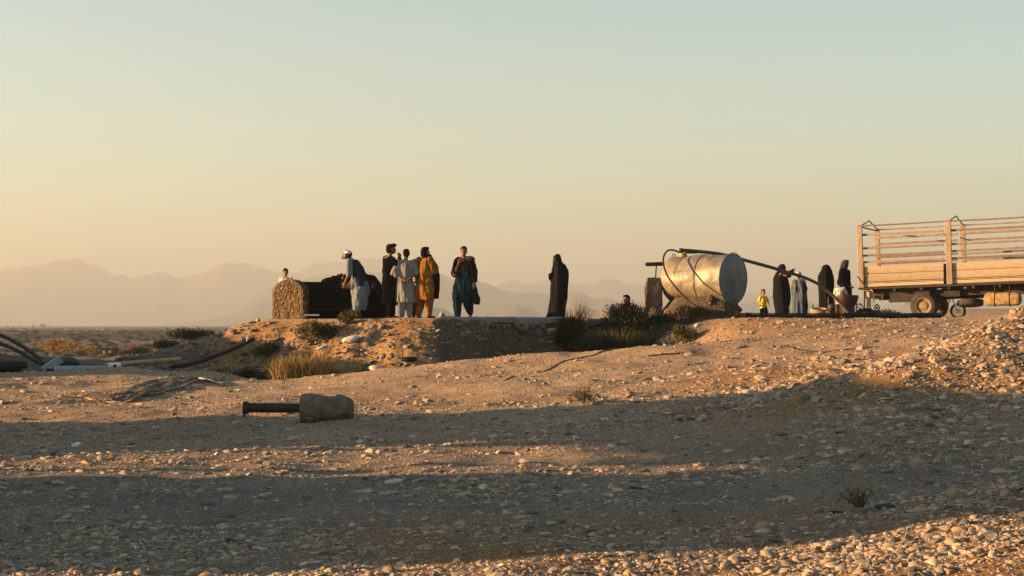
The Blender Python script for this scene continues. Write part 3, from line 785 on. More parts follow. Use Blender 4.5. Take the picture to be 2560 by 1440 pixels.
# person bending behind him
p = Person('person in black robe bending down behind the stooping man in the white cap', 928, 43.4, 1.66, WEST + R(4), lean_a=R(72))
j = p.j; j['head'] = j['neck'] + np.array([0, .13, -.05]); p.hpitch = R(-55)
for s, x in (('R', .2), ('L', -.2)): j['el' + s] = j['sh' + s] + (0, .06, -.26); j['wr' + s] = j['el' + s] + (0, .1, -.2)
p.body()
b = MB(); b.loft([(0, -.05, .04, .20, .24), (0, -.03, .3, .17, .19), (0, -.02, .6, .17, .17), (0, -.05, .82, .20, .22), (0, -.05, .96, .17, .19), (0, -.02, 1.06, .1, .1)], 22)
b.cap(j['pel'] + (0, 0, .02), .19, j['spine'], .19); b.cap(j['spine'], .18, j['chest'], .19); b.cap(j['chest'], .18, j['neck'], .10); b.ell(j['head'], (.11, .13, .13)); p.sleeves(b, (.085, .08, .06))
p.garment('robe', b, 'black', .021, .014); p.shoes()

# crouching figure
def squat(height_f=1.0):
    return dict(pel=(0, -.10, .26), spine=(0, -.03, .44), chest=(0, .06, .60), neck=(0, .13, .74), head=(0, .18, .87), shR=(.17, .1, .70), shL=(-.17, .1, .70),
        elR=(.2, .26, .52), elL=(-.2, .26, .52), wrR=(.1, .4, .5), wrL=(-.1, .4, .5), hiR=(.09, -.1, .26), hiL=(-.09, -.1, .26), knR=(.14, .26, .48), knL=(-.14, .26, .48),
        anR=(.12, .02, .085), anL=(-.12, .02, .085), toR=(.14, .2, .03), toL=(-.14, .2, .03))
p = Person('figure in black squatting left of the young man in black', 957, 43.0, 1.62, WEST + R(10), pose=squat())
p.hpitch = R(-15); p.body(); j = p.j
b = MB(); b.cap(j['pel'], .19, j['chest'], .17); b.cap(j['chest'], .16, j['neck'], .09); b.cap(j['hiR'], .12, j['knR'], .10); b.cap(j['hiL'], .12, j['knL'], .1); b.cap(j['knR'], .1, j['anR'], .085); b.cap(j['knL'], .1, j['anL'], .085); p.sleeves(b)
p.garment('robe', b, 'black', .02, .012)
b = MB(); b.ell(j['head'] + (0, -.01, .02), (.105, .115, .13)); b.cap(j['head'] + (0, -.05, -.05), .1, j['chest'] + (0, -.06, .04), .15); p.garment('head_scarf', b, 'black2', .018, .008); p.shoes()

# young man in black
p = Person('tall young man in long black tunic with a hand raised to his mouth', 973, 41.6, 1.76, EAST + R(28))
j = p.j; j['elR'] = np.array([.22, .16, 1.16]); j['wrR'] = np.array([.08, .22, 1.45]); p.hyaw = R(-14); p.hpitch = R(-6)
j['neck'] += (0, .02, 0); j['head'] += (0, .035, 0)
weight(p, .035, 'L'); p.body(curl=1.2); p.trousers('black', (.125, .12, .10), .1); p.kurta('black', .36, (.215, .185), waist=(.19, .15)); p.hair(extra=[(0, .06, .10, (.08, .07, .04)), (0, .09, .075, (.07, .035, .03)), (0, -.07, .0, (.085, .06, .1))]); p.shoes()

# man in grey, hands behind his back
p = Person('man in pale grey tunic standing with his back turned, hands clasped behind', 1014, 41.5, 1.64, R(4))
j = p.j
j['elR'] = np.array([.30, -.06, 1.15]); j['wrR'] = np.array([.05, -.21, .97]); j['elL'] = np.array([-.30, -.06, 1.15]); j['wrL'] = np.array([-.05, -.21, .97])
weight(p, -.03, 'R'); p.body(curl=1.0); p.trousers('grey', (.13, .12, .085), .1, folds=.018); p.kurta('grey', .42, (.27, .2), r=(.09, .085, .06), upto=.22, folds=.02, waist=(.2, .15), sh=(.215, .125)); p.hair(); p.shoes()

# small child behind, between grey and ochre
p = Person('small child in dark blue half hidden behind the person in ochre', 1040, 43.0, 0.86, SOUTH + R(20), skin='skin_child')
p.hk = 1.5; p.j['head'] += (0, 0, .06); p.body(); p.hair(); p.trousers('darkblue'); p.kurta('darkblue', .7, (.22, .17)); p.shoes()

# person in ochre
p = Person('person in ochre tunic and trousers with a long black shawl', 1063, 41.5, 1.69, R(-38), pose=dict(anL=(-.19, -.02, .085), toL=(-.25, .13, .03), knL=(-.15, .02, .5), anR=(.13, -.02, .085), toR=(.16, .15, .03)))
j = p.j; p.hyaw = R(-20); j['elR'] = np.array([.26, .05, 1.16]); j['wrR'] = np.array([.12, .22, 1.12])
p.body(); p.trousers('ochre', (.14, .12, .075), .05, folds=.02); p.kurta('ochre', .48, (.27, .22), r=(.085, .08, .06), folds=.024, waist=(.195, .155), sh=(.205, .13)); p.hair('hair', extra=[(0, -.06, -.04, (.095, .07, .12))])
b = MB(); b.loft([(.19, .15, .50, .08, .10), (.20, .15, .75, .11, .13), (.19, .13, 1.05, .11, .14), (.15, .10, 1.3, .12, .13), (.09, .05, 1.45, .11, .11), (.05, .02, 1.58, .09, .09)], 18)
p.garment('shawl', b, 'black2', .02, .016); p.shoes()

# person in black jacket and teal
p = Person('person in black wrap and shiny teal trousers walking towards the others', 1160, 41.4, 1.70, R(152), pose=dict(anR=(.10, .13, .085), toR=(.13, .30, .03), knR=(.1, .14, .5), anL=(-.12, -.10, .10), toL=(-.15, .05, .03), knL=(-.11, .02, .5)))
j = p.j; p.hyaw = R(25); j['elR'] = np.array([.27, .0, 1.14]); j['wrR'] = np.array([.17, .17, 1.08]); j['elL'] = np.array([-.27, -.02, 1.15]); j['wrL'] = np.array([-.30, .02, .88])
p.body(); p.trousers('teal', (.15, .135, .07), .06, folds=.024); p.kurta('teal', .44, (.25, .2), folds=.022, waist=(.19, .15))
b = MB(); b.loft([(0, -.01, .83, .21, .16), (0, 0, 1.0, .225, .17), (0, 0, 1.2, .22, .17), (0, 0, 1.36, .215, .15), (0, 0, 1.46, .13, .11)], 22); p.sleeves(b, (.09, .09, .07), .8)
p.garment('jacket', b, 'black2', .02, .013)
b = MB(); b.cap((-.20, .03, 1.43), .075, (.02, .12, 1.40), .07); b.cap((.02, .12, 1.4), .07, (.14, .13, 1.15), .05); b.cap((-.20, .0, 1.44), .08, (.10, -.08, 1.47), .07); b.cap((-.2, .0, 1.42), .08, (-.235, .02, 1.12), .065); p.garment('scarf', b, 'brown', .018, .013)
b = MB(); b.loft([(-.31, -.08, .36, .06, .10), (-.30, -.08, .5, .07, .13), (-.24, -.06, .72, .06, .13), (-.19, -.04, .92, .05, .1)], 14); p.garment('tunic_flap', b, 'teal', .02, .012)
b = MB(); b.loft([(.25, -.04, .50, .05, .06), (.24, -.04, .62, .07, .08), (.22, -.03, .8, .06, .08), (.2, -.02, .95, .04, .06)], 14); p.garment('cloth_bundle', b, 'brown', .018, .014)
p.hair(); p.shoes()

# lone woman in chador
p = Person('woman wrapped in a black chador standing alone on the terrace', 1395, 44.2, 1.62, R(120))
p.j['head'] += (0, .02, 0); tuck(p); p.body()
p.chador([(.03, .05, .01, .28, .26), (.01, .02, .3, .25, .22), (-.01, -.02, .7, .255, .215), (-.02, -.04, 1.0, .255, .225), (-.03, -.05, 1.2, .245, .23), (-.03, -.05, 1.36, .22, .20), (-.01, -.02, 1.47, .165, .155), (0, .01, 1.56, .125, .13), (.005, .02, 1.66, .115, .125), (.005, .015, 1.73, .085, .095), (0, .0, 1.765, .04, .05)], folds=.02,
    extra=lambda b: (b.cap((.12, .15, 1.1), .06, (.02, .22, 1.2), .055), b.cap((0, .10, 1.60), .05, (0, .16, 1.2), .05)))
p.shoes()

# person sitting low in the dark bush beside the tank
p = Person('person in black crouching in the bushes left of the tank', 1578, 42.6, 1.60, WEST + R(40), pose=squat(), z=gz((1578 - 1280) / F * 42.6, 42.6) - .12)
p.hyaw = R(10); p.body(); j = p.j
b = MB(); b.cap(j['pel'], .21, j['chest'], .19); b.cap(j['chest'], .17, j['neck'], .09); b.cap(j['hiR'], .13, j['knR'], .11); b.cap(j['hiL'], .13, j['knL'], .11); b.cap(j['knR'], .11, j['anR'], .085); b.cap(j['knL'], .11, j['anL'], .085); p.sleeves(b)
p.garment('robe', b, 'black', .021, .012); p.hair('hair'); p.shoes()

# toddler
p = Person('toddler in yellow shirt and dark trousers walking beside the tank', 1908, 52.0, 0.84, R(-160), pose=dict(anR=(.14, -.08, .10), toR=(.17, .08, .04), anL=(-.13, .16, .085), toL=(-.15, .33, .03), knL=(-.12, .16, .5), elL=(-.28, .05, 1.18), wrL=(-.3, .2, 1.0), elR=(.27, -.08, 1.18), wrR=(.2, .06, 1.08)), skin='skin_child')
p.hk = 1.62; p.hyaw = R(-8); p.j['head'] += (0, 0, .08); p.body(); p.hair('hair_brown'); p.trousers('black2', (.14, .13, .1), .2); p.kurta('yellow', .72, (.23, .19), upto=0, r=(.09, .085, .06), waist=(.2, .17)); p.shoes()

# woman at the right of the tank, arm raised
p = Person('woman in black chador with one arm raised under the long pipe', 1955, 51.0, 1.62, R(-110))
j = p.j; j['elR'] = np.array([.25, .22, 1.38]); j['wrR'] = np.array([.12, .33, 1.52]); tuck(p, 'L'); p.body()
p.chador([(0, 0, .01, .25, .22), (0, 0, .3, .23, .22), (0, 0, .7, .25, .27), (0, -.01, 1.0, .26, .26), (0, -.02, 1.25, .25, .24), (0, -.02, 1.40, .20, .19), (0, -.01, 1.5, .14, .14), (0, -.01, 1.58, .12, .125), (0, -.01, 1.67, .11, .12), (0, -.01, 1.75, .06, .07)],
    extra=lambda b: (b.cap((.16, .05, 1.38), .10, (.22, .24, 1.40), .10), b.cap((.22, .24, 1.4), .1, (.12, .34, 1.52), .06)))
p.shoes()
# grey-blue person
p = Person('person in grey and blue draped clothes with a pale cap under the long pipe', 1999, 53.2, 1.46, R(150), lean_a=R(6))
p.body(); p.trousers('darkblue'); j = p.j
p.kurta('slate', .22, (.27, .24), folds=.024, waist=(.2, .17))
b = MB(); b.loft([(-.16, .0, .10, .10, .17), (-.16, .0, .5, .12, .18), (-.14, .0, .9, .12, .17), (-.13, 0, 1.25, .12, .16), (-.1, 0, 1.44, .10, .12)], 16); p.garment('shawl', b, 'darkblue', .02, .018)
b = MB(); b.loft([(.17, .02, .12, .08, .15), (.15, .02, .5, .09, .17), (.13, .01, .9, .1, .16), (.12, 0, 1.2, .1, .15), (.09, 0, 1.42, .1, .12)], 16); p.garment('wrap', b, 'slate', .02, .022)
p.hair(); b = MB(); b.ell(j['head'] + (0, -.01, .07), (.10, .115, .07)); p.garment('cap', b, 'pale_stone', .014, 0); p.shoes()
# two women near the truck
p = Person('woman in plain black chador facing away, left of the woman with patterned scarf', 2066, 50.5, 1.58, R(8))
tuck(p); p.body()
p.chador([(0, 0, .01, .27, .24), (0, 0, .3, .25, .23), (0, 0, .7, .25, .24), (0, 0, 1.0, .25, .24), (0, 0, 1.25, .26, .24), (0, -.01, 1.40, .25, .21), (0, -.01, 1.5, .2, .18), (0, -.01, 1.6, .15, .15), (0, -.01, 1.69, .12, .125), (0, -.01, 1.75, .06, .07)]); p.shoes()
p = Person('woman in black dress with a patterned headscarf beside the truck', 2112, 50.2, 1.68, R(-125))
j = p.j; p.hyaw = R(-10); j['elR'] = np.array([.27, -.03, 1.15]); j['wrR'] = np.array([.14, .2, 1.0]); p.body()
p.kurta('black', .02, (.30, .27), r=(.09, .085, .06), folds=.018, waist=(.2, .17), sh=(.21, .13), name='dress')
b = MB(); b.ell(j['head'] + (0, -.015, .02), (.105, .12, .135)); b.cap(j['head'] + (0, -.06, -.05), .10, j['chest'] + (0, -.05, .02), .15); b.ell(j['head'] + (0, .05, .09), (.08, .07, .05)); p.garment('headscarf', b, 'patterned', .017, .01); p.shoes()
# child in white
p = Person('child in white shirt reaching out in front of the woman with patterned scarf', 2099, 48.6, 1.06, R(-25), skin='skin_child')
p.hk = 1.28; p.j['elR'] = np.array([.27, .14, 1.2]); p.j['wrR'] = np.array([.3, .34, 1.12]); p.j['head'] += (0, 0, .04)
p.body(); p.hair(); p.trousers('brown'); p.kurta('white', .72, (.2, .17), upto=.1); p.shoes()
# ------------------------------------------------------------------ masonry cistern
TZ = 1.76        # level of the terrace
def rock_mesh(name, seed, sub=1, flat=0.6):
    me = bpy.data.meshes.new(name)
    import bmesh
    bm = bmesh.new(); bmesh.ops.create_icosphere(bm, subdivisions=sub, radius=1.0)
    for v in bm.verts:
        c = v.co.copy()
        k = 1 + 0.40 * mnoise.noise(c * 1.3 + Vector((seed * 7.1, 0, 0))) + 0.12 * mnoise.noise(c * 2.6 + Vector((0, seed * 3.3, 0)))
        v.co = Vector((c.x * k, c.y * k * .8, c.z * k * flat))
    rr_ = random.Random(seed * 31 + 5)
    for k in range(6):                                  # broken, flattened sides
        d = Vector((rr_.gauss(0, 1), rr_.gauss(0, 1), rr_.gauss(0, .6))).normalized(); h = rr_.uniform(.42, .78)
        for v in bm.verts:
            e = v.co.dot(d) - h
            if e > 0: v.co -= d * e * .92
    bm.to_mesh(me); bm.free()
    me.polygons.foreach_set('use_smooth', np.ones(len(me.polygons), bool))
    smooth_by_angle(me, 28)
    return me
ROCKS = [rock_mesh('stone', i, 2, 0.30 + 0.045 * (i % 8)) for i in range(14)]
for r_ in ROCKS: setm(r_, M['stone'])
MROCKS = [rock_mesh('stone', 40 + i, 1, 0.75) for i in range(6)]
for r_ in MROCKS: setm(r_, M['stone_masonry'])
M['wall_stone'] = mat('wall_stone', (0.15, 0.12, 0.10), 0.95, 0.4, 9, 0.6, 30, objrnd=True, rnd=[(0, (0.5, 0.5, 0.5)), (1, (1.5, 1.45, 1.4))])
WROCKS = [rock_mesh('stone', 60 + i, 1, 0.75) for i in range(6)]
for r_ in WROCKS: setm(r_, M['wall_stone'])

def lay(name, me, loc, scale, rot, parent=None, base=(0, 0, 0)):
    o = bpy.data.objects.new(name, me); C.objects.link(o)
    if parent is not None: o.parent = parent
    o.location = tuple(float(a) - float(b) for a, b in zip(loc, base))
    o.scale = scale if not np.isscalar(scale) else (scale,) * 3
    o.rotation_euler = rot
    return o

al = R(36)
ux = np.array([math.cos(al), math.sin(al), 0]); un = np.array([math.sin(al), -math.cos(al), 0]); uz = np.array([0, 0, 1.0])
gc = at(757, 798, 41.6); gc[2] = TZ - .12                     # near corner, where the stone end meets the long side
GWd, GH, GL = 1.50, 1.05, 2.4
def arch(s):                                              # s across 0..1 (0 at long side) -> height
    t = abs(2 * s - 1)
    return GH * (0.77 + 0.23 * (1 - t ** 2.4)) if t < 1 else GH * .77
cis = thing('stone_cistern', 'arched cistern with rubble stone end wall and dark long side', 'cistern', gc)
def ext(off0, off1, inset, ss):
    b = MB(); pts = [( inset, 0.0)] + [(inset + (1 - 2 * inset) * s, arch(s) - (0.05 if inset else 0)) for s in ss] + [(1 - inset, 0.0)]
    v = []
    for o_ in (off0, off1):
        for (s, h) in pts: v.append(gc - un * (s * GWd) + ux * o_ + uz * h)
    k = len(pts); f = [tuple(range(k)), tuple(range(2 * k - 1, k - 1, -1))]
    for i in range(k): f.append((i, k + i, k + (i + 1) % k, (i + 1) % k))
    return b.add(v, f)
wall = part('end_wall', ext(0, .16, 0, np.linspace(0, 1, 15)), M['mortar'], cis)
part('vault', ext(.16, GL, .025, np.linspace(0, 1, 15)), M['black_plaster'], cis)
b = MB(); c0 = gc + ux * .2 + un * .02 + uz * .32
b.tube([c0, c0 + ux * (GL - .3)], .018, 6); part('ledge_pipe', b, M['black_plastic'], cis)
r2 = random.Random(5); k = 0
for row in range(13):
    for c in range(15):
        s = (c + .5 + r2.uniform(-.3, .3) + (row % 2) * .5) / 15; h = .05 + row * .079 + r2.uniform(-.02, .02)
        if s < .03 or s > .97 or h > arch(s) - .035: continue
        if r2.random() < .1: continue
        if abs(s - .52) < .07 and .02 < h < .3: continue        # the small dark opening
        p0 = gc - un * (s * GWd) - ux * .008 + uz * h
        q = lay('stone', MROCKS[k % 6], p0, (.05 * r2.uniform(.55, 1.6), .034 * r2.uniform(.7, 1.4), .05 * r2.uniform(.55, 1.5)), (r2.uniform(-.4, .4), r2.uniform(-.5, .5), al + math.pi / 2 + r2.uniform(-.2, .2)), wall, gc); k += 1
b = MB(); pc = gc - un * (.52 * GWd) - ux * .012 + uz * .14
b.box(pc, (.02, .15, .28), al); part('opening', b, M['house_dark'], cis)
for i in range(26):                                       # quoins and footing stones on the edges
    s = r2.choice([0.0, 1.0]) if i < 12 else r2.random()
    h = r2.uniform(.03, .7) if i < 12 else .03
    p0 = gc - un * (s * GWd) + ux * .04 + uz * h - ux * (.1 if i >= 12 else 0)
    lay('stone', MROCKS[i % 6], p0, tuple(r2.uniform(.05, .085) for _ in range(3)), (r2.random() * 3, r2.random() * 3, r2.random() * 6), wall, gc)

# pale spout pipe behind the people
b = MB(); a0, a1 = at(908, 760, 43.9), at(1046, 757, 43.6)
pp = thing('water_pipe', 'pale horizontal water pipe behind the young man in black', 'pipe', (a0 + a1) / 2)
b.tube([a0 + (a1 - a0) * .14, a1], .052, 12, hollow=.15); part('tube', b, M['tan_pipe'], pp)
b = MB(); b.tube([a0, a0 + (a1 - a0) * .15], [.03, .02], 8); b.ell(a0, .042, 8, 6); part('nozzle', b, M['white_plastic'], pp)
for t in (.45, .92):
    q = a0 + (a1 - a0) * t; b = MB(); b.box((q[0], q[1], (q[2] + TZ) / 2 - .05), (.07, .07, q[2] - TZ - .02)); part('support', b, M['rust'], pp)
b = MB(); b.box(at(779, 787.5, 41.35), (.36, .05, .035), .05); single('light_slit', b, M['white_plastic'], 'thin pale strip imitating a slit of light under the dark cistern side', 'light slit', smooth=False)  # pale strip imitating light through the low gap under the cistern side

# ------------------------------------------------------------------ slab along the terrace edge
b = MB(); v = []; f = []
pxs = np.arange(1100, 1475, 9.0)
edge = []
for q in pxs:
    Yf = np.interp(q, E_PX, E_D) - .30 + .12 * float(vnoise(q * .05, 1, 0, 4)); X = (q - 1280) / F * Yf
    edge.append((X, Yf, q))
n = len(edge)
for X, Yf, q in edge:
    th = .16 + .05 * float(vnoise(q * .08, 7, 0, 4)); zt = TZ + .03 + .012 * float(vnoise(q * .1, 3, 0, 2))
    v += [(X, Yf, zt - th), (X, Yf - .04, zt - .04), (X, Yf + .03, zt), (X + .02, Yf + 2.6, zt + .0), (X + .02, Yf + 2.6, zt - .3)]
for i in range(n - 1):
    for k in range(4): f.append((i * 5 + k, (i + 1) * 5 + k, (i + 1) * 5 + k + 1, i * 5 + k + 1))
    f.append((i * 5, i * 5 + 4, (i + 1) * 5 + 4, (i + 1) * 5))
f.append((0, 1, 2, 3, 4)); f.append(tuple((n - 1) * 5 + k for k in (4, 3, 2, 1, 0)))
b.add(v, f)
slab = single('concrete_slab', b, M['slab'], 'grey concrete slab capping the terrace edge', None, kind='structure', sharp=50)
sl = np.array(slab.location)
for i in range(70):
    t = r2.random(); q = 1085 + t * 360; row = 0 if i < 42 else 1
    Yf = np.interp(q, E_PX, E_D) - .36 - .10 * row; X = (q - 1280) / F * Yf
    zc = TZ - .15 - .13 * row - r2.random() * .06
    s = r2.uniform(.06, .14)
    lay('stone', WROCKS[i % 6], (X, Yf, zc), (s, s * .8, s * r2.uniform(.8, 1.3)), (r2.uniform(-.4, .4), r2.uniform(-.4, .4), r2.random() * 6), slab, sl)
# small stones on the terrace rim
for q, y_, s, lab in ((1105, 790, .11, 'orange lit rock on the terrace rim right of the person in ochre'), (646, 800, .09, 'small rock on the terrace end left of the stone cistern'), (1172, 790, .05, 'small white lump beside the feet of the person in teal')):
    Y = 41.0; c = at(q, y_, Y); c[2] = max(c[2], gz(c[0], Y) + s * .3)
    o = lay('rock', ROCKS[(q) % 14], c, (s, s * .8, s * 1.3), (.3, .4, q), None); tag(o, lab, 'rock')

# ------------------------------------------------------------------ metal tank on its rubble plinth
def tank_metal():
    m = mat('galvanised_sheet', (0.29, 0.225, 0.145), 0.55, 0.25, 2.3, 0.5, 6, metal=0.35, col2=(0.10, 0.10, 0.10), bdist=0.05)
    return m
M['tank'] = tank_metal()
M['tank_end'] = mat('shaded_zinc', (0.13, 0.15, 0.16), 0.55, 0.4, 2.5, 0.3, 6, metal=0.3, col2=(0.07, 0.075, 0.078), bdist=.05)  # base darkened and blued to imitate shade and sky reflection on the end
M['tank_rust'] = mat('tank_dust', (0.36, 0.23, 0.11), 0.7, 0.4, 4, 0.2, 12, metal=0.2)
fc = at(1833, 697, 42.9); TR = .612
ax = np.array([-.765, .644, 0.0]); ax[2] = .015; ax /= np.linalg.norm(ax)
TL = 1.86
bx_ = np.cross(np.array([0, 0, 1.0]), ax); bx_ /= np.linalg.norm(bx_); by_ = np.cross(ax, bx_)
tank = thing('metal_tank', 'large dented galvanised metal tank lying on a rubble plinth', 'tank', fc - np.array([0, 0, TR]))
def ring(s, r, n=56, seed=0, dent=0.0):
    a = np.linspace(0, 2 * np.pi, n, endpoint=False)
    rr = r + dent * vnoise(np.cos(a) * 2.2, np.sin(a) * 2.2, s * 3.0, 66)
    return fc + ax * s + rr[:, None] * (np.cos(a)[:, None] * bx_ + np.sin(a)[:, None] * by_)
def rings_mb(list_, n=56, cap0=True, cap1=True):
    b = MB(); v = np.concatenate([ring(s, r, n, 0, d) for s, r, d in list_]); k = len(list_); f = []
    for i in range(k - 1):
        for j in range(n): f.append((i * n + j, i * n + (j + 1) % n, (i + 1) * n + (j + 1) % n, (i + 1) * n + j))
    if cap0: f.append(tuple(range(n - 1, -1, -1)))
    if cap1: f.append(tuple((k - 1) * n + j for j in range(n)))
    return b.add(v, f)
L_ = [(s, TR * (1 - .085 * (s / TL)), .032) for s in np.linspace(.0, TL * .93, 26)] + [(TL * .965, TR * .86, .01), (TL * 1.0, TR * .74, .01), (TL * 1.03, TR * .45, 0), (TL * 1.04, TR * .1, 0)]
part('shell', rings_mb(L_, cap0=False), M['tank'], tank, sharp=60)
# dished, dented near end with its rolled rim
b = MB(); nr_, na = 14, 56; v = []
for i in range(nr_ + 1):
    r = TR * .995 * i / nr_
    for k in range(na):
        a = 2 * np.pi * k / na; x, y = r * math.cos(a), r * math.sin(a)
        d = .085 * (1 - (r / TR) ** 2) + .035 * float(vnoise(x * 2.6, y * 2.6, 0, 21)) * (1 - (r / TR) ** 4)
        d += -.10 * math.exp(-((x * .8 - y * .6 + .02) / .10) ** 2 - ((x - (-.33)) / .25) ** 2 - ((y - .22) / .22) ** 2)
        v.append(fc - ax * d + x * bx_ + y * by_)
f = []
for i in range(nr_):
    for k in range(na): f.append((i * na + k, (i + 1) * na + k, (i + 1) * na + (k + 1) % na, i * na + (k + 1) % na))
b.add(v, f); part('end_plate', b, M['tank_end'], tank, sharp=None)
a = np.linspace(0, 2 * np.pi, 57); b = MB(); b.tube(fc + (TR + .004) * (np.cos(a)[:, None] * bx_ + np.sin(a)[:, None] * by_), .016, 6, False); part('rim', b, M['tank_end'], tank)
b = MB(); rs = TR * (1 - .085 * .42) + .006; b.tube(fc + ax * TL * .42 + rs * (np.cos(a)[:, None] * bx_ + np.sin(a)[:, None] * by_), .009, 5, False); part('seam_band', b, M['tank'], tank)
for s_ in (.74,):
    b = MB(); rs = TR * (1 - .085 * s_) + .005; b.tube(fc + ax * TL * s_ + rs * (np.cos(a)[:, None] * bx_ + np.sin(a)[:, None] * by_), .008, 5, False); part('seam_band', b, M['tank'], tank)
b = MB(); sa_ = R(20); dv = math.cos(sa_) * (-bx_ if bx_[1] > 0 else bx_) + math.sin(sa_) * np.array([0, 0, 1.0]); b.tube([fc + ax * TL * t_ + dv * (TR * (1 - .085 * t_) + .003) for t_ in np.linspace(0, .92, 12)], .007, 5); part('weld_seam', b, M['tank'], tank)
topz = TR * .92
nk = fc + ax * TL * .80 + by_ * (topz - .02)
if by_[2] < 0: nk = fc + ax * TL * .80 - by_ * (topz - .02)
b = MB(); b.tube([nk - uz * .03, nk + uz * .10], [.10, .095], 18); part('filler_neck', b, M['tank_rust'], tank)
b = MB(); b.box(nk + np.array([.20, -.02, .10]), (.30, .06, .03), .1); part('lid_handle', b, M['rust'], tank)
b = MB(); hk = nk + np.array([-.22, .05, -.02]); t = np.linspace(0, math.pi, 9); b.tube(np.stack([hk[0] + .045 * np.cos(t), np.full(9, hk[1]), hk[2] + .10 * np.sin(t)], 1), .012, 6); part('lifting_loop', b, M['rust'], tank)
for dx in (-.06, .02): 
    b = MB(); h0 = fc + uz * (TR) + np.array([dx, 0, 0]); b.tube([h0, h0 + uz * .035, h0 + uz * .04 + np.array([.04, 0, 0]), h0 + uz * .01 + np.array([.06, 0, 0])], .007, 5); part('hook', b, M['rust'], tank)

# plinth: lumpy earth core with stones bedded in it
pl_c = fc + ax * TL * .5; pl_c[2] = TZ - .1
core = MB(); N1, N2 = 40, 10; v = []
for i in range(N2 + 1):
    tt = i / N2
    for k in range(N1):
        a_ = 2 * np.pi * k / N1
        ca, sa = math.cos(a_), math.sin(a_)
        ex = 1.22 * (1 - .30 * tt); ey = .78 * (1 - .42 * tt)
        w = 1 + .10 * float(vnoise(ca * 2.2, sa * 2.2, tt * 2.5, 61)) + .05 * float(vnoise(ca * 6, sa * 6, tt * 6, 62))
        zz = tt ** .9 * (.62 + .05 * float(vnoise(ca * 2, sa * 2, 3, 63)))
        loc_ = pl_c + (-ax) * ca * ex * w + bx_ * sa * ey * w; loc_[2] = pl_c[2] + zz
        v.append(loc_)
f = []
for i in range(N2):
    for k in range(N1): f.append((i * N1 + k, i * N1 + (k + 1) % N1, (i + 1) * N1 + (k + 1) % N1, (i + 1) * N1 + k))
f.append(tuple(N2 * N1 + k for k in range(N1))); core.add(v, f)
plinth = thing('rubble_plinth', 'dark earth and rubble plinth under the metal tank', 'plinth', pl_c)
M['plinth'] = mat('dark_earth', (0.07, 0.05, 0.034), 0.95, 0.5, 5, 0.9, 16, bdist=.06)
part('core', core, M['plinth'], plinth)
for i in range(46):
    a_ = r2.uniform(0, 2 * math.pi); tt = r2.random() ** 1.3
    ca, sa = math.cos(a_), math.sin(a_)
    loc_ = pl_c + (-ax) * ca * 1.24 * (1 - .3 * tt) + bx_ * sa * .80 * (1 - .42 * tt); loc_[2] = pl_c[2] + tt * .6
    s = r2.uniform(.045, .13)
    lay('stone', MROCKS[i % 6], loc_, (s, s * .9, s * r2.uniform(.9, 1.5)), (r2.random() * 3, r2.random(), r2.random() * 6), plinth, pl_c)

# stone pillar left of tank with pipe stub
def block(c, w, d, h, seed, n=9, lean_=(0, 0)):
    b = MB(); v = []; m = 24
    for i in range(n + 1):
        t = i / n
        for k in range(m):
            a_ = 2 * np.pi * k / m; ca, sa = math.cos(a_), math.sin(a_)
            x = np.sign(ca) * abs(ca) ** .3 * w / 2 * (1.12 - .22 * t); y = np.sign(sa) * abs(sa) ** .3 * d / 2 * (1.1 - .2 * t)
            e = 1 + .16 * float(vnoise(ca * 2, sa * 2, t * 4, seed)) + .06 * float(vnoise(ca * 6, sa * 6, t * 11, seed + 3)) - (.12 if i in (0, n) else 0)
            v.append((c[0] + x * e + lean_[0] * t, c[1] + y * e + lean_[1] * t, c[2] + t * h + .03 * float(vnoise(ca * 2, sa * 2, 9, seed + 1)) * (i == n)))
    f = [tuple(range(m - 1, -1, -1)), tuple(n * m + k for k in range(m))]
    for i in range(n):
        for k in range(m): f.append((i * m + k, i * m + (k + 1) % m, (i + 1) * m + (k + 1) % m, (i + 1) * m + k))
    return b.add(v, f)
M['pillar'] = mat('rough_pillar', (0.15, 0.10, 0.065), 0.95, 0.5, 6, 1.0, 18, bdist=.05)
pc = at(1633, 775, 43.8); pc[2] = 1.62
single('stone_pillar', block(pc, .42, .5, 1.13, 71), M['pillar'], 'short rough stone pillar standing left of the metal tank', 'pillar', loc=pc)
st = thing('pipe_stub', 'short brown pipe on a rod above the stone pillar', 'pipe', at(1638, 700, 43.9))
b = MB(); b.tube([at(1615, 661, 43.8), at(1660, 659.5, 43.95)], .050, 12, hollow=.25); part('tube', b, M['rust'], st)
b = MB(); b.tube([at(1641, 664, 43.9), at(1639, 692, 43.9), at(1639, 720, 43.9)], .020, 6); part('rod', b, M['rust'], st)

def curve(pts, n=10):
    P = np.asarray(pts, float); out = []
    Pp = np.concatenate([[2 * P[0] - P[1]], P, [2 * P[-1] - P[-2]]])
    for i in range(1, len(Pp) - 2):
        for t in np.linspace(0, 1, n, endpoint=False):
            a_, b_, c_, d_ = Pp[i - 1], Pp[i], Pp[i + 1], Pp[i + 2]
            out.append(.5 * ((2 * b_) + (-a_ + c_) * t + (2 * a_ - 5 * b_ + 4 * c_ - d_) * t * t + (-a_ + 3 * b_ - 3 * c_ + d_) * t ** 3))
    out.append(P[-1]); return np.array(out)

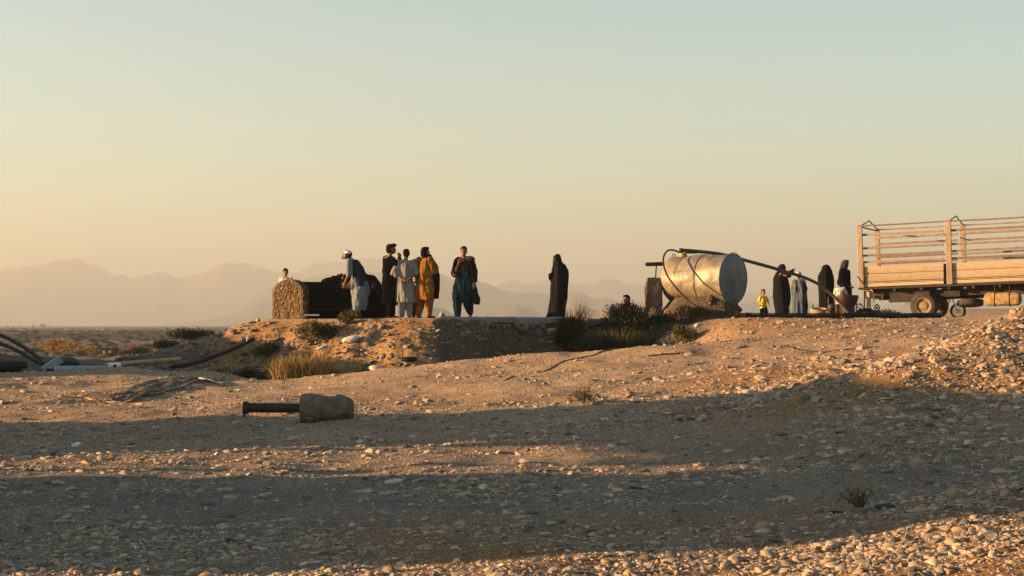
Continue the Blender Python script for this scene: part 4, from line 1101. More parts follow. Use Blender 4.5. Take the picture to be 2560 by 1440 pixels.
b = MB(); b.tube(curve([at(1706, 634, 43.95), at(1694, 629, 43.85), at(1682, 625, 43.75), at(1669, 627, 43.5), at(1660, 640, 43.25), at(1659, 660, 43.0), at(1668, 688, 42.75), at(1683, 710, 42.6), at(1705, 735, 42.45), at(1728, 756, 42.3), at(1755, 773, 42.0), at(1790, 788, 41.7), at(1830, 797, 41.5), at(1870, 799, 41.4), at(1930, 801, 41.6)], 8), .022, 8)
single('hose', b, M['black_plastic'], 'thin black hose looping from the tank top down its side', 'hose')
b = MB(); path = curve([at(1703, 633, 44.1), at(1703.5, 627.5, 44.15), at(1712, 626, 44.25), at(1760, 630, 44.6), at(1810, 637, 45.0), at(1860, 650, 45.2), at(1905, 662, 45.3), at(1950, 675, 45.4), at(2000, 690, 45.5), at(2040, 707, 45.6), at(2070, 728, 45.7), at(2098, 755, 45.7), at(2124, 787, 45.6)], 8)
lp = thing('long_pipe', 'long dark arching pipe from the tank top to the ground by the truck', 'pipe', path[-1])
b.tube(path, np.linspace(.047, .042, len(path)), 10); part('tube', b, M['dark_pipe'], lp)
b = MB(); b.tube([at(1703, 622, 44.1), at(1704, 640, 44.05)], .058, 10); part('elbow', b, M['black_plastic'], lp)

# ------------------------------------------------------------------ pipes and beam on the terrace
b = MB(); p0, p1 = at(1858, 794, 43.6), at(2102, 796, 44.0); p0[2] = p1[2] = TZ + .05
mid = (p0 + p1) / 2; d = p1 - p0; L0 = np.linalg.norm(d); rz_ = math.atan2(d[1], d[0])
bm_ = thing('steel_beam', 'dark steel channel beam lying along the terrace right of the tank', 'beam', mid)
b.box(mid + uz * .075, (L0, .16, .022), rz_); b.box(mid - uz * .065, (L0, .16, .022), rz_); part('flanges', b, M['dark_iron'], bm_, smooth=False)
b = MB(); b.box(mid, (L0 - .01, .02, .115), rz_); part('web', b, M['dark_iron'], bm_, smooth=False)
b = MB(); p0, p1 = at(2108, 796, 42.6), at(2348, 797, 43.8); p0[2] = TZ + .07; p1[2] = TZ + .07
bp_ = thing('black_pipe', 'thick black plastic pipe lying in front of the truck wheel', 'pipe', p0)
b.tube([p0 + (p1 - p0) * t + uz * .008 * math.sin(t * 9) for t in np.linspace(0, 1, 9)], .062, 14, hollow=.18); part('tube', b, M['black_plastic'], bp_)
b = MB(); q0 = p0 + (p1 - p0) * .08; b.tube(curve([q0, q0 + np.array([.15, .02, .06]), q0 + np.array([.32, .05, .13]), q0 + np.array([.5, .1, .12]), q0 + np.array([.62, .2, -.02])], 6), .045, 10); part('branch', b, M['black_plastic'], bp_)
t = np.linspace(0, 2 * np.pi, 41); b = MB(); hc = at(1964, 781, 43.2); b.tube(np.stack([hc[0] + .115 * np.cos(t), hc[1] + .05 * np.cos(t), hc[2] + .14 * np.sin(t)], 1), .008, 5, False)
single('hose_ring', b, M['dark_pipe'], 'thin hoop of hose standing against the steel beam', 'hoop')
t = np.linspace(0, 2 * np.pi, 31); b = MB(); hc = at(2106, 795, 42.2); b.tube(np.stack([hc[0] + .07 * np.cos(t), hc[1] + .03 * np.cos(t), hc[2] + .08 * np.sin(t)], 1), .012, 6, False)
single('pipe_collar', b, M['black_plastic'], 'round black collar at the open end of the thick pipe', 'collar')
b = MB(); b.tube(curve([at(1930, 802, 42.0), at(2000, 803, 42.1), at(2060, 800, 42.2), at(2100, 797, 42.0)], 8), .013, 6)
single('hose', b, M['dark_pipe'], 'thin dark hose lying along the foot of the steel beam', 'hose')

# Y-shaped rusty post
pc = at(2161, 780, 46.0); pc[2] = TZ - .05; top = at(2160, 653, 46.0)
fp = thing('forked_post', 'rusty iron post with two slanting arms in front of the truck', 'post', pc)
b = MB(); b.tube([pc, (pc + top) / 2 + (.006, 0, 0), top], .021, 8); part('upright', b, M['rust'], fp)
for (x0, y0, x1, y1) in ((2161, 700, 2172, 681), (2159, 710, 2144, 691)):
    b = MB(); b.tube([at(x0, y0, 46.0), at(x1, y1, 45.95)], .017, 8); part('arm', b, M['rust'], fp)

# dark red tub on a stand
tc = at(2119, 752, 47.0); tc[2] = TZ
tb = thing('metal_tub', 'dark red metal tub on a dark stand in front of the women', 'tub', tc)
b = MB(); zt = at(0, 738, 47.0)[2]
b.loft([(tc[0], tc[1], zt - .28, .19, .16), (tc[0], tc[1], zt - .2, .25, .2), (tc[0], tc[1], zt - .06, .285, .23), (tc[0], tc[1], zt, .285, .23), (tc[0], tc[1], zt - .01, .262, .21), (tc[0], tc[1], zt - .18, .22, .18)], 28, power=2.6); part('basin', b, M['red_tub'], tb)
b = MB(); b.box((tc[0] + .02, tc[1], (zt - .25 + TZ) / 2), (.30, .26, zt - .27 - TZ + .02), 0.1, bev=.03); part('stand', b, M['dark_iron'], tb)
for s in (-1, 1):
    b = MB(); b.tube([(tc[0] + s * .2, tc[1] - .12, zt - .15), (tc[0] + s * .23, tc[1] - .16, TZ - .02)], .018, 6); part('leg', b, M['rust'], tb)

# pump engine
ec = at(2168, 790, 46.8); ec[2] = TZ
en = thing('pump_engine', 'rusty pump engine with spoked flywheel beside the forked post', 'engine', ec)
b = MB(); b.box(ec + (.0, 0, .13), (.34, .24, .18), .15, bev=.03); b.tube([ec + (-.2, -.1, .16), ec + (.34, -.1, .16)], .03, 8); b.box(ec + (.24, 0, .20), (.22, .1, .05), .2); part('engine_block', b, M['dark_iron'], en)
for (q, y_, r_) in ((2149, 772, .13), (2192, 770, .09)):
    w = at(q, y_, 46.6); w[2] = max(w[2], TZ + r_ + .0)
    t = np.linspace(0, 2 * np.pi, 25); b = MB(); b.tube(np.stack([w[0] + r_ * np.cos(t) * .85, w[1] + r_ * .5 * np.cos(t), w[2] + r_ * np.sin(t)], 1), .017, 6, False)
    fw = part('flywheel', b, M['rust'], en); b = MB()
    for k in range(5): b.tube([w, w + np.array([r_ * .85 * math.cos(k * 1.257), r_ * .5 * math.cos(k * 1.257), r_ * math.sin(k * 1.257)])], .011, 5)
    b.ell(w, .03, 8, 6); part('spokes', b, M['rust'], fw)
cy0, cy1 = at(2172, 768, 46.9), at(2173, 733, 46.9)
b = MB(); b.tube([cy0 - uz * .06, cy1], .055, 12); b.tube([cy1 - uz * .02, cy1 + uz * .03], .07, 12); part('cylinder', b, M['tan_pipe'], en)
b = MB(); b.tube(curve([cy1 + uz * .02, cy1 + np.array([.05, 0, .09]), cy1 + np.array([.09, -.03, .02]), cy1 + np.array([.12, -.05, -.25])], 6), .014, 6); part('fuel_line', b, M['tan_pipe'], en)
b = MB(); b.tube([cy1 + np.array([-.14, 0, .03]), cy1 + np.array([.1, 0, .05])], .016, 6); part('lever', b, M['rust'], en)

# tan round basin
bc = at(2047, 792, 47.6); bc[2] = TZ + .0
b = MB(); prof = [(.16, .0), (.21, .05), (.235, .16), (.23, .26), (.20, .28), (.185, .25), (.19, .1), (.02, .05)]
rings = [(bc[0] + .03 * h, bc[1], bc[2] + h, r, r * .95, R(10)) for r, h in prof]; b.loft(rings, 26)
bs = thing('round_basin', 'tan round drum-like basin standing behind the steel beam', 'basin', bc)
part('bowl', b, M['tan_basin'], bs)
b = MB(); t = np.linspace(0, math.pi, 13); b.tube(np.stack([bc[0] - .18 + .0 * t, bc[1] - .1 + .1 * np.cos(t), bc[2] + .26 + .12 * np.sin(t)], 1), .01, 5); part('handle', b, M['dark_iron'], bs)
# dark motor with hanging chains
mc = at(2078, 792, 46.4); mc[2] = TZ
mo = thing('dark_machine', 'small dark machine with hanging chains under the arching pipe', 'machine', mc)
b = MB(); b.box(mc + (0, 0, .13), (.26, .22, .22), .3, bev=.04); b.ell(mc + (.02, -.02, .30), (.12, .11, .1)); part('housing', b, M['dark_iron'], mo)
for dx in (-.10, .10):
    b = MB()
    for k in range(13): b.ell(mc + np.array([dx + .012 * math.sin(k * 2.1), -.14, .14 + k * .035]), (.012, .009, .02), 6, 5)
    part('chain', b, M['rim'], mo)
b = MB(); t = np.linspace(0, 2 * np.pi, 25); b.tube(np.stack([mc[0] - .16 + .09 * np.cos(t), mc[1] - .05 + .03 * np.cos(t), mc[2] + .12 + .11 * np.sin(t)], 1), .014, 6, False); part('pulley', b, M['dark_pipe'], mo)
# ------------------------------------------------------------------ truck
TY = R(-25.0); PITCH = 0.030
tx = np.array([math.cos(TY), math.sin(TY), PITCH]); tn = np.array([-math.sin(TY), math.cos(TY), 0.0])     # along, and across away from camera
T0 = at(2145, 718, 56.0)                                             # bottom rear corner of the near side
def tp(a, c, h): return T0 + tx * a + tn * c + uz * h                # along, across, up
Rz = math.atan2(tx[1], tx[0]); Ry = -math.atan(PITCH)
truck = thing('truck', 'open stake-bed truck with tan plank sides parked at the edge of the frame', 'truck', (T0[0], T0[1], TZ))
BW, BL = 2.35, 5.62
def tbox(b, a0, a1, c, h0, h1, th, mi=0, bev=0.0):
    return b.box(tp((a0 + a1) / 2, c, (h0 + h1) / 2), (abs(a1 - a0), th, abs(h1 - h0)), Rz, 0, Ry, mi, bev)
zb = lambda y: (718 - y) / F * 56.0                                  # photograph row at the rear post -> height above plank bottom
POSTS = [(0.0, .17), (2.78, .18), (5.50, .17)]
HT = zb(566)
for side, c in (('near', 0.0), ('far', BW)):
    sg = 1 if side == 'near' else -1
    for (h0, h1, ins) in ((0.0, .10, 0.0), (.118, .14, .012), (.162, .40, 0.0), (.412, .635, 0.0)):
        for k in range(2):
            a0, a1 = (.09, 2.70) if k == 0 else (2.86, BL - .02)
            b = MB(); tbox(b, a0, a1, c + sg * (.05 - ins), h0, h1, .035, bev=.008)
            part('plank', b, M['truck_wood'], truck)
    b = MB(); tbox(b, .10, BL - .05, c + sg * .085, .01, .625, .02); part('side_lining', b, M['chassis'], truck, smooth=False)
    for (y_, w) in (((587, .075), (620.5, .07), (639, .065), (656.5, .065)) if side == 'near' else ((586, .085), (603, .07), (637, .07), (654, .07))):
        b = MB(); h = zb(y_)
        wob = random.uniform(-.012, .012)
        for k in range(2):
            a0, a1 = (.08, 2.70) if k == 0 else (2.86, BL - .02)
            b = MB(); b.box(tp((a0 + a1) / 2, c + sg * .055, h + random.uniform(-.012, .012)), (a1 - a0, .028, w), Rz, 0, Ry + random.uniform(-.004, .004), bev=.006)
            part('slat', b, M['slat_wood'], truck)
    for (a, w) in POSTS:
        b = MB(); tbox(b, a, a + w, c - sg * .005, -.02, HT, .075, bev=.012); part('post', b, M['post_wood'], truck)
    b = MB(); n_ = 24
    b.tube([tp(t * BL, c, HT + .012 - .008 * math.sin(t * 2 * math.pi) ** 2) for t in np.linspace(0, 1, n_)], .027, 6); part('top_rail', b, M['slat_wood'], truck)
for (a, w) in POSTS:                                                 # peaked bows over the bed
    b = MB(); b.tube([tp(a + w / 2, 0, HT + .01), tp(a + w / 2, BW * .5, HT + .24), tp(a + w / 2, BW, HT + .01)], .022, 6); part('roof_bow', b, M['slat_wood'], truck)
b = MB(); b.tube([tp(.05, 0, HT), tp(.05, BW * .55, HT - .02), tp(.05, BW, HT - .02)], .024, 6); part('tail_bar', b, M['slat_wood'], truck)
for h0, h1 in ((0, .2), (.21, .42), (.43, .63)):                      # tailgate boards
    b = MB(); b.box(tp(.03, BW / 2, (h0 + h1) / 2), (.035, BW - .12, h1 - h0), Rz, 0, Ry, bev=.006); part('tailgate_board', b, M['truck_wood'], truck)
b = MB(); b.box(tp(BL / 2, BW / 2, -.05), (BL, BW - .04, .06), Rz, 0, Ry); part('bed_floor', b, M['chassis'], truck, smooth=False)
b = MB()
for c in (.55, 1.75): b.box(tp(BL / 2 + .9, c, -.26), (BL + 1.6, .09, .22), Rz, 0, Ry)
part('chassis_rails', b, M['chassis'], truck, smooth=False)
for a in (.35, 1.15, 2.0, 2.85, 3.6, 4.4, 5.2):
    b = MB(); b.box(tp(a, BW / 2, -.125), (.08, BW - .1, .09), Rz, 0, Ry); part('cross_member', b, M['chassis'], truck, smooth=False)
for (a_0, a_1, c_, h_0, h_1, w_) in ((.5, 1.3, .9, -.42, -.15, .5), (2.55, 3.15, .5, -.40, -.13, .25), (3.3, 3.75, .7, -.36, -.12, .35), (2.4, 4.4, 1.2, -.46, -.30, .12), (.2, .9, .4, -.30, -.12, .1), (3.9, 5.6, .85, -.34, -.1, .3), (2.2, 2.5, 1.0, -.55, -.2, .3)):
    b = MB(); tbox(b, a_0, a_1, c_, h_0, h_1, w_, bev=.02); part('chassis_box', b, M['chassis'], truck)
b = MB(); tbox(b, .9, 2.2, .35, -.52, -.12, .03); b.box(tp(.72, BW / 2, -.30), (.08, BW * .8, .22), Rz, 0, Ry); part('mud_guard', b, M['chassis'], truck, smooth=False)
for k in range(9):
    b = MB(); q = tp(1.0 + k * .23, .33, -.50); b.tube([q, q - uz * random.uniform(.04, .12)], [.012, .004], 5); part('mud_fringe', b, M['chassis'], truck)
def wheel(c, axis, r, w, parent, name='wheel'):
    axis = axis / np.linalg.norm(axis); e1 = np.cross(axis, uz)
    if np.linalg.norm(e1) < .1: e1 = np.array([1.0, 0, 0])
    e1 /= np.linalg.norm(e1); e2 = np.cross(axis, e1)
    def rev(prof, n=40, tread=0.0):
        b = MB(); v = []
        for (rr, x) in prof:
            for k in range(n):
                a_ = 2 * np.pi * k / n
                q = rr * (1 + (tread * (k % 2) if rr > .93 * r else 0))
                v.append(c + axis * x + q * (math.cos(a_) * e1 + math.sin(a_) * e2))
        f = []
        for i in range(len(prof) - 1):
            for k in range(n): f.append((i * n + k, i * n + (k + 1) % n, (i + 1) * n + (k + 1) % n, (i + 1) * n + k))
        return b.add(v, f)
    h = w / 2
    t = part(name, rev([(r * .60, -h * .85), (r * .64, -h), (r * .86, -h * 1.02), (r * .96, -h * .82), (r, -h * .6), (r, h * .6), (r * .96, h * .82), (r * .86, h * 1.02), (r * .64, h), (r * .6, h * .85), (r * .6, -h * .85)], 48, -.022), M['rubber'], parent)
    part('rim', rev([(r * .62, -h * .96), (r * .55, -h * .9), (r * .52, -h * .35), (r * .34, -h * .25), (r * .30, -h * .55), (r * .16, -h * .62), (r * .001, -h * .62)], 32), M['rim'], t)
    b = MB()
    for k in range(6):
        a_ = k * math.pi / 3; b.ell(c - axis * h * .45 + r * .235 * (math.cos(a_) * e1 + math.sin(a_) * e2), .018, 6, 5)
    part('wheel_nuts', b, M['dark_iron'], t)['kind'] = 'stuff'
wr = .415
wc = at(2309, 764.5, 55.3)
def on_axle(c): 
    return wc + tn * c
wheel(on_axle(.0), tn, wr, .21, truck); wheel(on_axle(.26), tn, wr, .21, truck); wheel(on_axle(1.55), tn, wr, .21, truck); wheel(on_axle(1.82), tn, wr, .21, truck)
b = MB(); b.tube([on_axle(.1), on_axle(1.8)], .07, 10); b.ell(on_axle(.95), (.2, .2, .19)); part('rear_axle', b, M['chassis'], truck)
b = MB()
for k in range(4): 
    q = on_axle(.42) + uz * (.12 + .03 * k); b.box(q, (1.1 - .2 * k, .07, .02), Rz)
part('leaf_spring', b, M['chassis'], truck, smooth=False)
fa = wc + tx * 4.6; fa[2] = wc[2] + .10
for c in (.05, 1.8): wheel(fa + tn * c, tn, wr, .22, truck)
# fuel tank and spare wheel slung under the bed
fq0, fq1 = at(2466, 748, 54.0), at(2545, 747, 53.2)
d = fq1 - fq0; Lq = np.linalg.norm(d); d /= Lq
b = MB(); ww, hh = .30, .205; v = []; n = 28; prof = [(-.10, .35), (-.075, .66), (-.03, .88), (.04, 1.0), (Lq - .04, 1.0), (Lq + .03, .88), (Lq + .075, .66), (Lq + .10, .35)]
for (s, k) in prof:
    for i in range(n):
        a_ = 2 * np.pi * i / n; ca, sa = math.cos(a_), math.sin(a_)
        v.append(fq0 + d * s + tn * (.12 + ww * .8 * np.sign(ca) * abs(ca) ** .6 * k) + uz * (hh * np.sign(sa) * abs(sa) ** .6 * k))
f = [tuple(range(n - 1, -1, -1)), tuple((len(prof) - 1) * n + i for i in range(n))]
for i in range(len(prof) - 1):
    for j in range(n): f.append((i * n + j, i * n + (j + 1) % n, (i + 1) * n + (j + 1) % n, (i + 1) * n + j))
b.add(v, f); ft = part('fuel_tank', b, M['fuel_tank'], truck)
for s in (.27, .74):
    b = MB(); v = []
    P = [fq0 + d * (Lq * s) + tn * (.12 + (ww * .8 + .012) * np.sign(math.cos(a_)) * abs(math.cos(a_)) ** .6) + uz * ((hh + .012) * np.sign(math.sin(a_)) * abs(math.sin(a_)) ** .6) for a_ in np.linspace(0, 2 * np.pi, 29)]
    P.append(P[1]); b.tube(P, .012, 5, False); b.tube([fq0 + d * (Lq * s) + uz * hh, fq0 + d * (Lq * s) + uz * (hh + .22)], .012, 5); part('strap', b, M['rust'], ft)
sp = at(2421, 757, 54.9)
wheel(sp + tn * .35, np.array([0, .12, 1.0]), .40, .2, truck, 'spare_wheel')
b = MB(); b.box(sp + tn * .35 + uz * .2, (.1, .1, .3), Rz); part('spare_carrier', b, M['chassis'], truck, smooth=False)
# cab beyond the frame
cb = MB(); a0, a1 = BL + .12, BL + 1.75
cb.box(tp((a0 + a1) / 2, BW / 2, .18), (a1 - a0, BW - .25, 1.15), Rz, 0, Ry, bev=.08); cb.box(tp((a0 + a1) / 2 - .1, BW / 2, 1.08), (a1 - a0 - .25, BW - .35, .8), Rz, 0, Ry, bev=.12); cab = part('cab', cb, M['cab'], truck)
b = MB(); b.box(tp(a0 + .65, .19, 1.08), (.8, .02, .5), Rz, 0, Ry); part('side_window', b, M['glass'], cab, smooth=False)
b = MB(); b.box(tp(a1 - .2, BW / 2, 1.1), (.02, BW - .6, .5), Rz, 0, Ry); part('windscreen', b, M['glass'], cab, smooth=False)
b = MB(); b.box(tp(a1 + .06, BW / 2, -.32), (.12, BW - .2, .2), Rz, 0, Ry, bev=.03); part('bumper', b, M['dark_iron'], cab)

# ------------------------------------------------------------------ motorcycle behind the truck
mw = at(2395, 781, 58.6); mw[2] = gz(mw[0], mw[1]) + .29
mcy = thing('motorcycle', 'motorcycle whose spoked wheel shows below the truck bed', 'motorcycle', (mw[0] - .6, mw[1], mw[2] - .29))
for dx in (0, -1.22):
    w = mw + np.array([dx, 0, 0]); t = np.linspace(0, 2 * np.pi, 33); b = MB()
    b.tube(np.stack([w[0] + .235 * np.cos(t), w[1] + 0 * t, w[2] + .235 * np.sin(t)], 1), .036, 8, False); ty = part('tyre', b, M['rubber'], mcy)
    b = MB(); b.tube(np.stack([w[0] + .195 * np.cos(t), w[1] + 0 * t, w[2] + .195 * np.sin(t)], 1), .014, 6, False); part('rim', b, M['chrome'], ty)
    b = MB()
    for k in range(16): b.tube([w + (0, .02 * (-1) ** k, 0), w + np.array([.195 * math.cos(k * math.pi / 8), 0, .195 * math.sin(k * math.pi / 8)])], .006, 4)
    b.tube([w + (0, -.06, 0), w + (0, .06, 0)], .03, 8); part('spokes', b, M['chrome'], ty)
b = MB(); w = mw; b.tube([w + (-1.22, 0, 0), w + (-.7, 0, .05), w + (-.5, 0, .42)], .022, 6); b.tube([w + (-.7, 0, .05), w + (-.35, 0, .05), w + (-.28, 0, .45)], .022, 6); part('frame', b, M['dark_iron'], mcy)
for s in (-.06, .06):
    b = MB(); b.tube([w + (0, s, 0), w + (-.25, s, .55)], .018, 6); part('fork', b, M['chrome'], mcy)
b = MB(); b.box(w + (-.6, 0, .12), (.34, .2, .26), 0, bev=.05); part('engine', b, M['dark_iron'], mcy)
b = MB(); b.ell(w + (-.48, 0, .47), (.23, .12, .11)); part('fuel_tank', b, M['red_tub'], mcy)
b = MB(); b.box(w + (-.92, 0, .46), (.55, .2, .09), 0, ry=.06, bev=.04); part('seat', b, M['black_plastic'], mcy)
b = MB(); b.tube([w + (-.32, -.33, .64), w + (-.24, -.2, .60), w + (-.24, .2, .60), w + (-.32, .33, .64)], .014, 6); part('handlebar', b, M['chrome'], mcy)

# ------------------------------------------------------------------ concrete-footed post lying in front
Yp = 24.1
def onground(px, Y, dz=0.0):
    X = (px - 1280) / F * Y
    return np.array([X, Y, gz(X, Y) + dz])
base = onground(815, Yp); rz_ = R(3)
fpst = thing('concrete_footed_post', 'iron pipe post with a rough concrete foot lying on the gravel', 'post', base)
sc_ = Yp / F
cz = base[2] + .155
cL, cRt = at(752, 0, Yp)[0], at(884, 0, Yp)[0]
core = MB(); v = []; n = 30
stn = np.linspace(0, 1, 15)
for i, t in enumerate(stn):
    rr = np.interp(t, [0, .05, .2, .6, .85, .97, 1.0], [.155, .172, .175, .172, .166, .145, .11])
    for k in range(n):
        a_ = 2 * np.pi * k / n
        w = 1 + .14 * float(vnoise(math.cos(a_) * 2, math.sin(a_) * 2, t * 4, 91)) + .09 * float(vnoise(math.cos(a_) * 6, math.sin(a_) * 6, t * 14, 92))
        hole = math.exp(-((t - .83) / .07) ** 2 - ((a_ - 3.95) / .26) ** 2)
        w *= 1 - .34 * hole
        zc = cz + .012 * (1 - t) * math.copysign(1, math.sin(a_)) * abs(math.sin(a_))
        v.append((cL + (cRt - cL) * t, Yp + rr * w * math.cos(a_), zc + .012 * t + rr * w * math.sin(a_)))
f = [tuple(range(n - 1, -1, -1)), tuple((len(stn) - 1) * n + k for k in range(n))]
for i in range(len(stn) - 1):
    for k in range(n): f.append((i * n + k, i * n + (k + 1) % n, (i + 1) * n + (k + 1) % n, (i + 1) * n + k))
core.add(v, f); part('concrete_foot', core, M['old_concrete'], fpst, sharp=60)
xl = at(610, 0, Yp)[0]; zp = cz + .012
b = MB(); b.tube([(xl + .05, Yp - .05, zp + .01), (cL + .1, Yp, zp)], .066, 20, hollow=.1); part('pipe', b, M['dark_iron'], fpst)
b = MB(); b.tube([(xl, Yp - .052, zp + .01), (xl + .07, Yp - .05, zp + .01)], .086, 20, hollow=.3); b.box((xl + .02, Yp - .06, zp - .09), (.03, .03, .06)); part('collar', b, M['dark_iron'], fpst)
b = MB(); b.ell((at(866, 0, Yp)[0] - .05, Yp - .118, cz + .085), (.045, .02, .035), 10, 7); part('hole', b, M['house_dark'], fpst)
o = lay('rock', ROCKS[3], (at(777, 0, Yp)[0], Yp - .17, base[2] + .02), (.07, .055, .09), (.2, .1, .4)); tag(o, 'small rounded rock wedged under the concrete post foot', 'rock')

# ------------------------------------------------------------------ scrap at the left
def on(px, py, Y, dz=0.0):
    """on the ground near Y, never below it"""
    c = at(px, py, Y); c[2] = max(c[2], gz(c[0], c[1]) + dz); return c
for q, (pts, lab) in enumerate((([(-190, 770, 40.5), (-60, 812, 39.5), (20, 846, 38.6), (60, 868, 37.9), (96, 893, 37.2), (114, 906, 36.8)], 'upper of two black hoses sloping down into the frame'),
                                ([(-190, 812, 40.3), (-60, 840, 39.3), (10, 862, 38.4), (50, 880, 37.7), (84, 899, 37.0), (108, 912, 36.6)], 'lower of two black hoses sloping down into the frame'))):
    b = MB(); b.tube(curve([on(x, y_, Y, .04) for x, y_, Y in pts], 8), .042, 10); single('hose', b, M['black_plastic'], lab, 'hose')
c = on(12, 917, 36.2, .1)
br = thing('black_barrel', 'black barrel lying at the left edge of the frame', 'barrel', c - uz * .1)
b = MB(); b.tube([c + (-.75, .1, 0), c + (-.70, .1, .0), c + (.38, -.02, .0), c + (.44, -.03, 0), c + (.47, -.03, 0)], [.10, .125, .125, .11, .06], 20); part('drum', b, M['black_plastic'], br)
for s in (-.3, .12):
    b = MB(); b.tube([c + (s, .045, 0), c + (s + .03, .04, 0)], .132, 20); part('hoop', b, M['black_plastic'], br)
b = MB(); a0, a1 = on(58, 928, 35.9, .05), on(116, 927, 35.7, .05); b.tube([a0, a1], .05, 12, hollow=.2); single('pipe', b, M['dark_pipe'], 'short dark pipe end beside the black barrel', 'pipe')
a0, a1 = on(110, 925, 35.4, .06), at(155, 896, 35.9)
b = MB(); d = a1 - a0; Lg = np.linalg.norm(d)
rz_ = math.atan2(d[1], d[0]); ry_ = -math.asin(d[2] / Lg)
ch = thing('metal_gutter', 'pale blue-grey metal channel propped up at a slant', 'channel', a0)
b.box((a0 + a1) / 2 + (0, -.055, .0), (Lg, .012, .13), rz_, 0, ry_); part('front_web', b, M['pale_metal'], ch, smooth=False)
b = MB(); b.box((a0 + a1) / 2 + (0, .0, .065), (Lg, .11, .012), rz_, 0, ry_); b.box((a0 + a1) / 2 + (0, .0, -.065), (Lg, .11, .012), rz_, 0, ry_); part('flanges', b, M['pale_metal'], ch, smooth=False)
a0, a1 = on(138, 926, 35.1, .06), on(274, 926, 35.2, .06)
bx = thing('pale_duct', 'long pale square duct lying on the ground below the slanted channel', 'duct', a0)
d = a1 - a0; b = MB(); b.box((a0 + a1) / 2, (np.linalg.norm(d), .12, .10), math.atan2(d[1], d[0]), 0, -math.atan2(d[2], np.linalg.norm(d[:2])), bev=.012); part('casing', b, M['pale_metal'], bx)
b = MB(); b.box((a0 + a1) / 2 + uz * .052, (np.linalg.norm(d) - .02, .05, .02), math.atan2(d[1], d[0]), 0, -math.atan2(d[2], np.linalg.norm(d[:2]))); part('lip', b, M['pale_metal'], bx, smooth=False)
b = MB(); a0, a1 = on(118, 931, 35.2, .04), on(140, 928, 35.3, .04); b.tube([a0, a1], .05, 12, hollow=.2); single('pipe', b, M['black_plastic'], 'black pipe stub under the slanted pale channel', 'pipe')
c = on(287, 928, 34.9, .05)
cn = thing('white_canister', 'white plastic canister lying at the end of the pale duct', 'canister', c)
b = MB(); b.tube([c + (-.13, .02, 0), c + (-.11, .02, 0), c + (.10, -.01, .005), c + (.13, -.01, .005)], [.03, .06, .06, .045], 16); part('bottle', b, M['white_plastic'], cn)
b = MB(); b.tube([c + (.02, -.06, -.01), c + (.03, -.075, -.01)], .035, 12); part('dark_hole', b, M['black_plastic'], cn)  # black disc standing in for the dark inside a hole
b = MB(); c = on(150, 906, 36.9, .02); b.ell(c, (.38, .25, .12), 18, 10); vv = b.v[0]; b.v[0] = vv + .06 * np.stack([vnoise(vv[:, 0] * 5, vv[:, 1] * 5, vv[:, 2] * 5, s) for s in (1, 2, 3)], 1); single('tarpaulin', b, M['tarp'], 'crumpled dark green tarpaulin behind the slanted channel', 'tarpaulin')
b = MB(); b.tube(curve([on(262, 914, 36.2, .05), on(330, 907, 36.6, .06), on(400, 902, 36.9, .06), on(453, 897, 37.1, .06)], 6), .046, 12, hollow=.22); single('pole', b, M['tan_pipe'], 'tan hollow pole lying at the foot of the slope', 'pole')
b = MB(); b.tube(curve([on(432, 917, 36.4, .05), on(480, 909, 37.0, .05), on(530, 893, 37.8, .05), on(575, 876, 38.6, .05), on(612, 858, 39.3, .05), on(634, 848, 39.7, .05)], 8), .045, 10); single('pipe', b, M['black_plastic'], 'black pipe climbing the earth slope towards the cistern', 'pipe')
b = MB(); b.tube(curve([on(617, 853, 39.3, .05), on(620, 838, 39.6, .1), on(629, 824, 39.9, .15), on(645, 817, 40.2, .08)], 6), .011, 6); single('tube', b, M['white_plastic'], 'thin white tube rising from the black pipe on the slope', 'tube')

# net on the ground
nt = thing('net', 'dark knotted net spread on the ground with a rope along its edge', 'net', onground(420, 30.6))
b = MB(); NU, NV = 34, 12
cor = {(0, 0): (265, 1006), (1, 0): (330, 1008), (0, 1): (430, 950), (1, 1): (562, 968)}
def npt(u, v):
    A = np.array(cor[(0, 0)]) * (1 - u) + np.array(cor[(1, 0)]) * u; B = np.array(cor[(0, 1)]) * (1 - u) + np.array(cor[(1, 1)]) * u
    q = A * (1 - v) + B * v
    Y = 28.7 + 5.0 * v + .35 * (1 - u)
    X = (q[0] - 1280) / F * Y
    return np.array([X, Y, gz(X, Y) + .03 + .035 * float(vnoise(u * 6, v * 9, 0, 12))])
G = [[npt(u, v) for v in np.linspace(0, 1, 40)] for u in np.linspace(0, 1, 15)]
for i in range(15): b.tube(G[i], .010, 4, False)
for k in range(40): b.tube([G[i][k] for i in range(15)], .010, 4, False)
part('mesh', b, M['net'], nt, smooth=False)
b = MB(); b.tube([g + uz * .01 for g in G[14]], .022, 6); part('edge_rope', b, M['net'], nt)
b = MB(); b.tube(curve([on(165, 1000, 29.0, .03), on(215, 997, 29.1, .05), on(245, 1003, 28.8, .03), on(290, 1009, 28.6, .03)], 8), .016, 6); part('loose_rope', b, M['rope'], nt)
b = MB()
for k in range(14):
    c0 = on(195 + 4 * k, 1004 + (k % 3) * 2, 28.7, .02); b.tube(curve([c0, c0 + np.array([random.uniform(-.1, .1), random.uniform(-.05, .05), .03]), c0 + np.array([random.uniform(-.2, .2), random.uniform(-.08, .08), .0])], 4), .007, 4)
part('orange_strands', b, M['rope'], nt)
a0, a1 = on(500, 954, 33.4, .03), on(556, 966, 32.4, .03)
b = MB(); b.tube([a0, a1], .025, 8); single('stick', b, M['tan_pipe'], 'straight pale stick at the far corner of the net', 'stick')

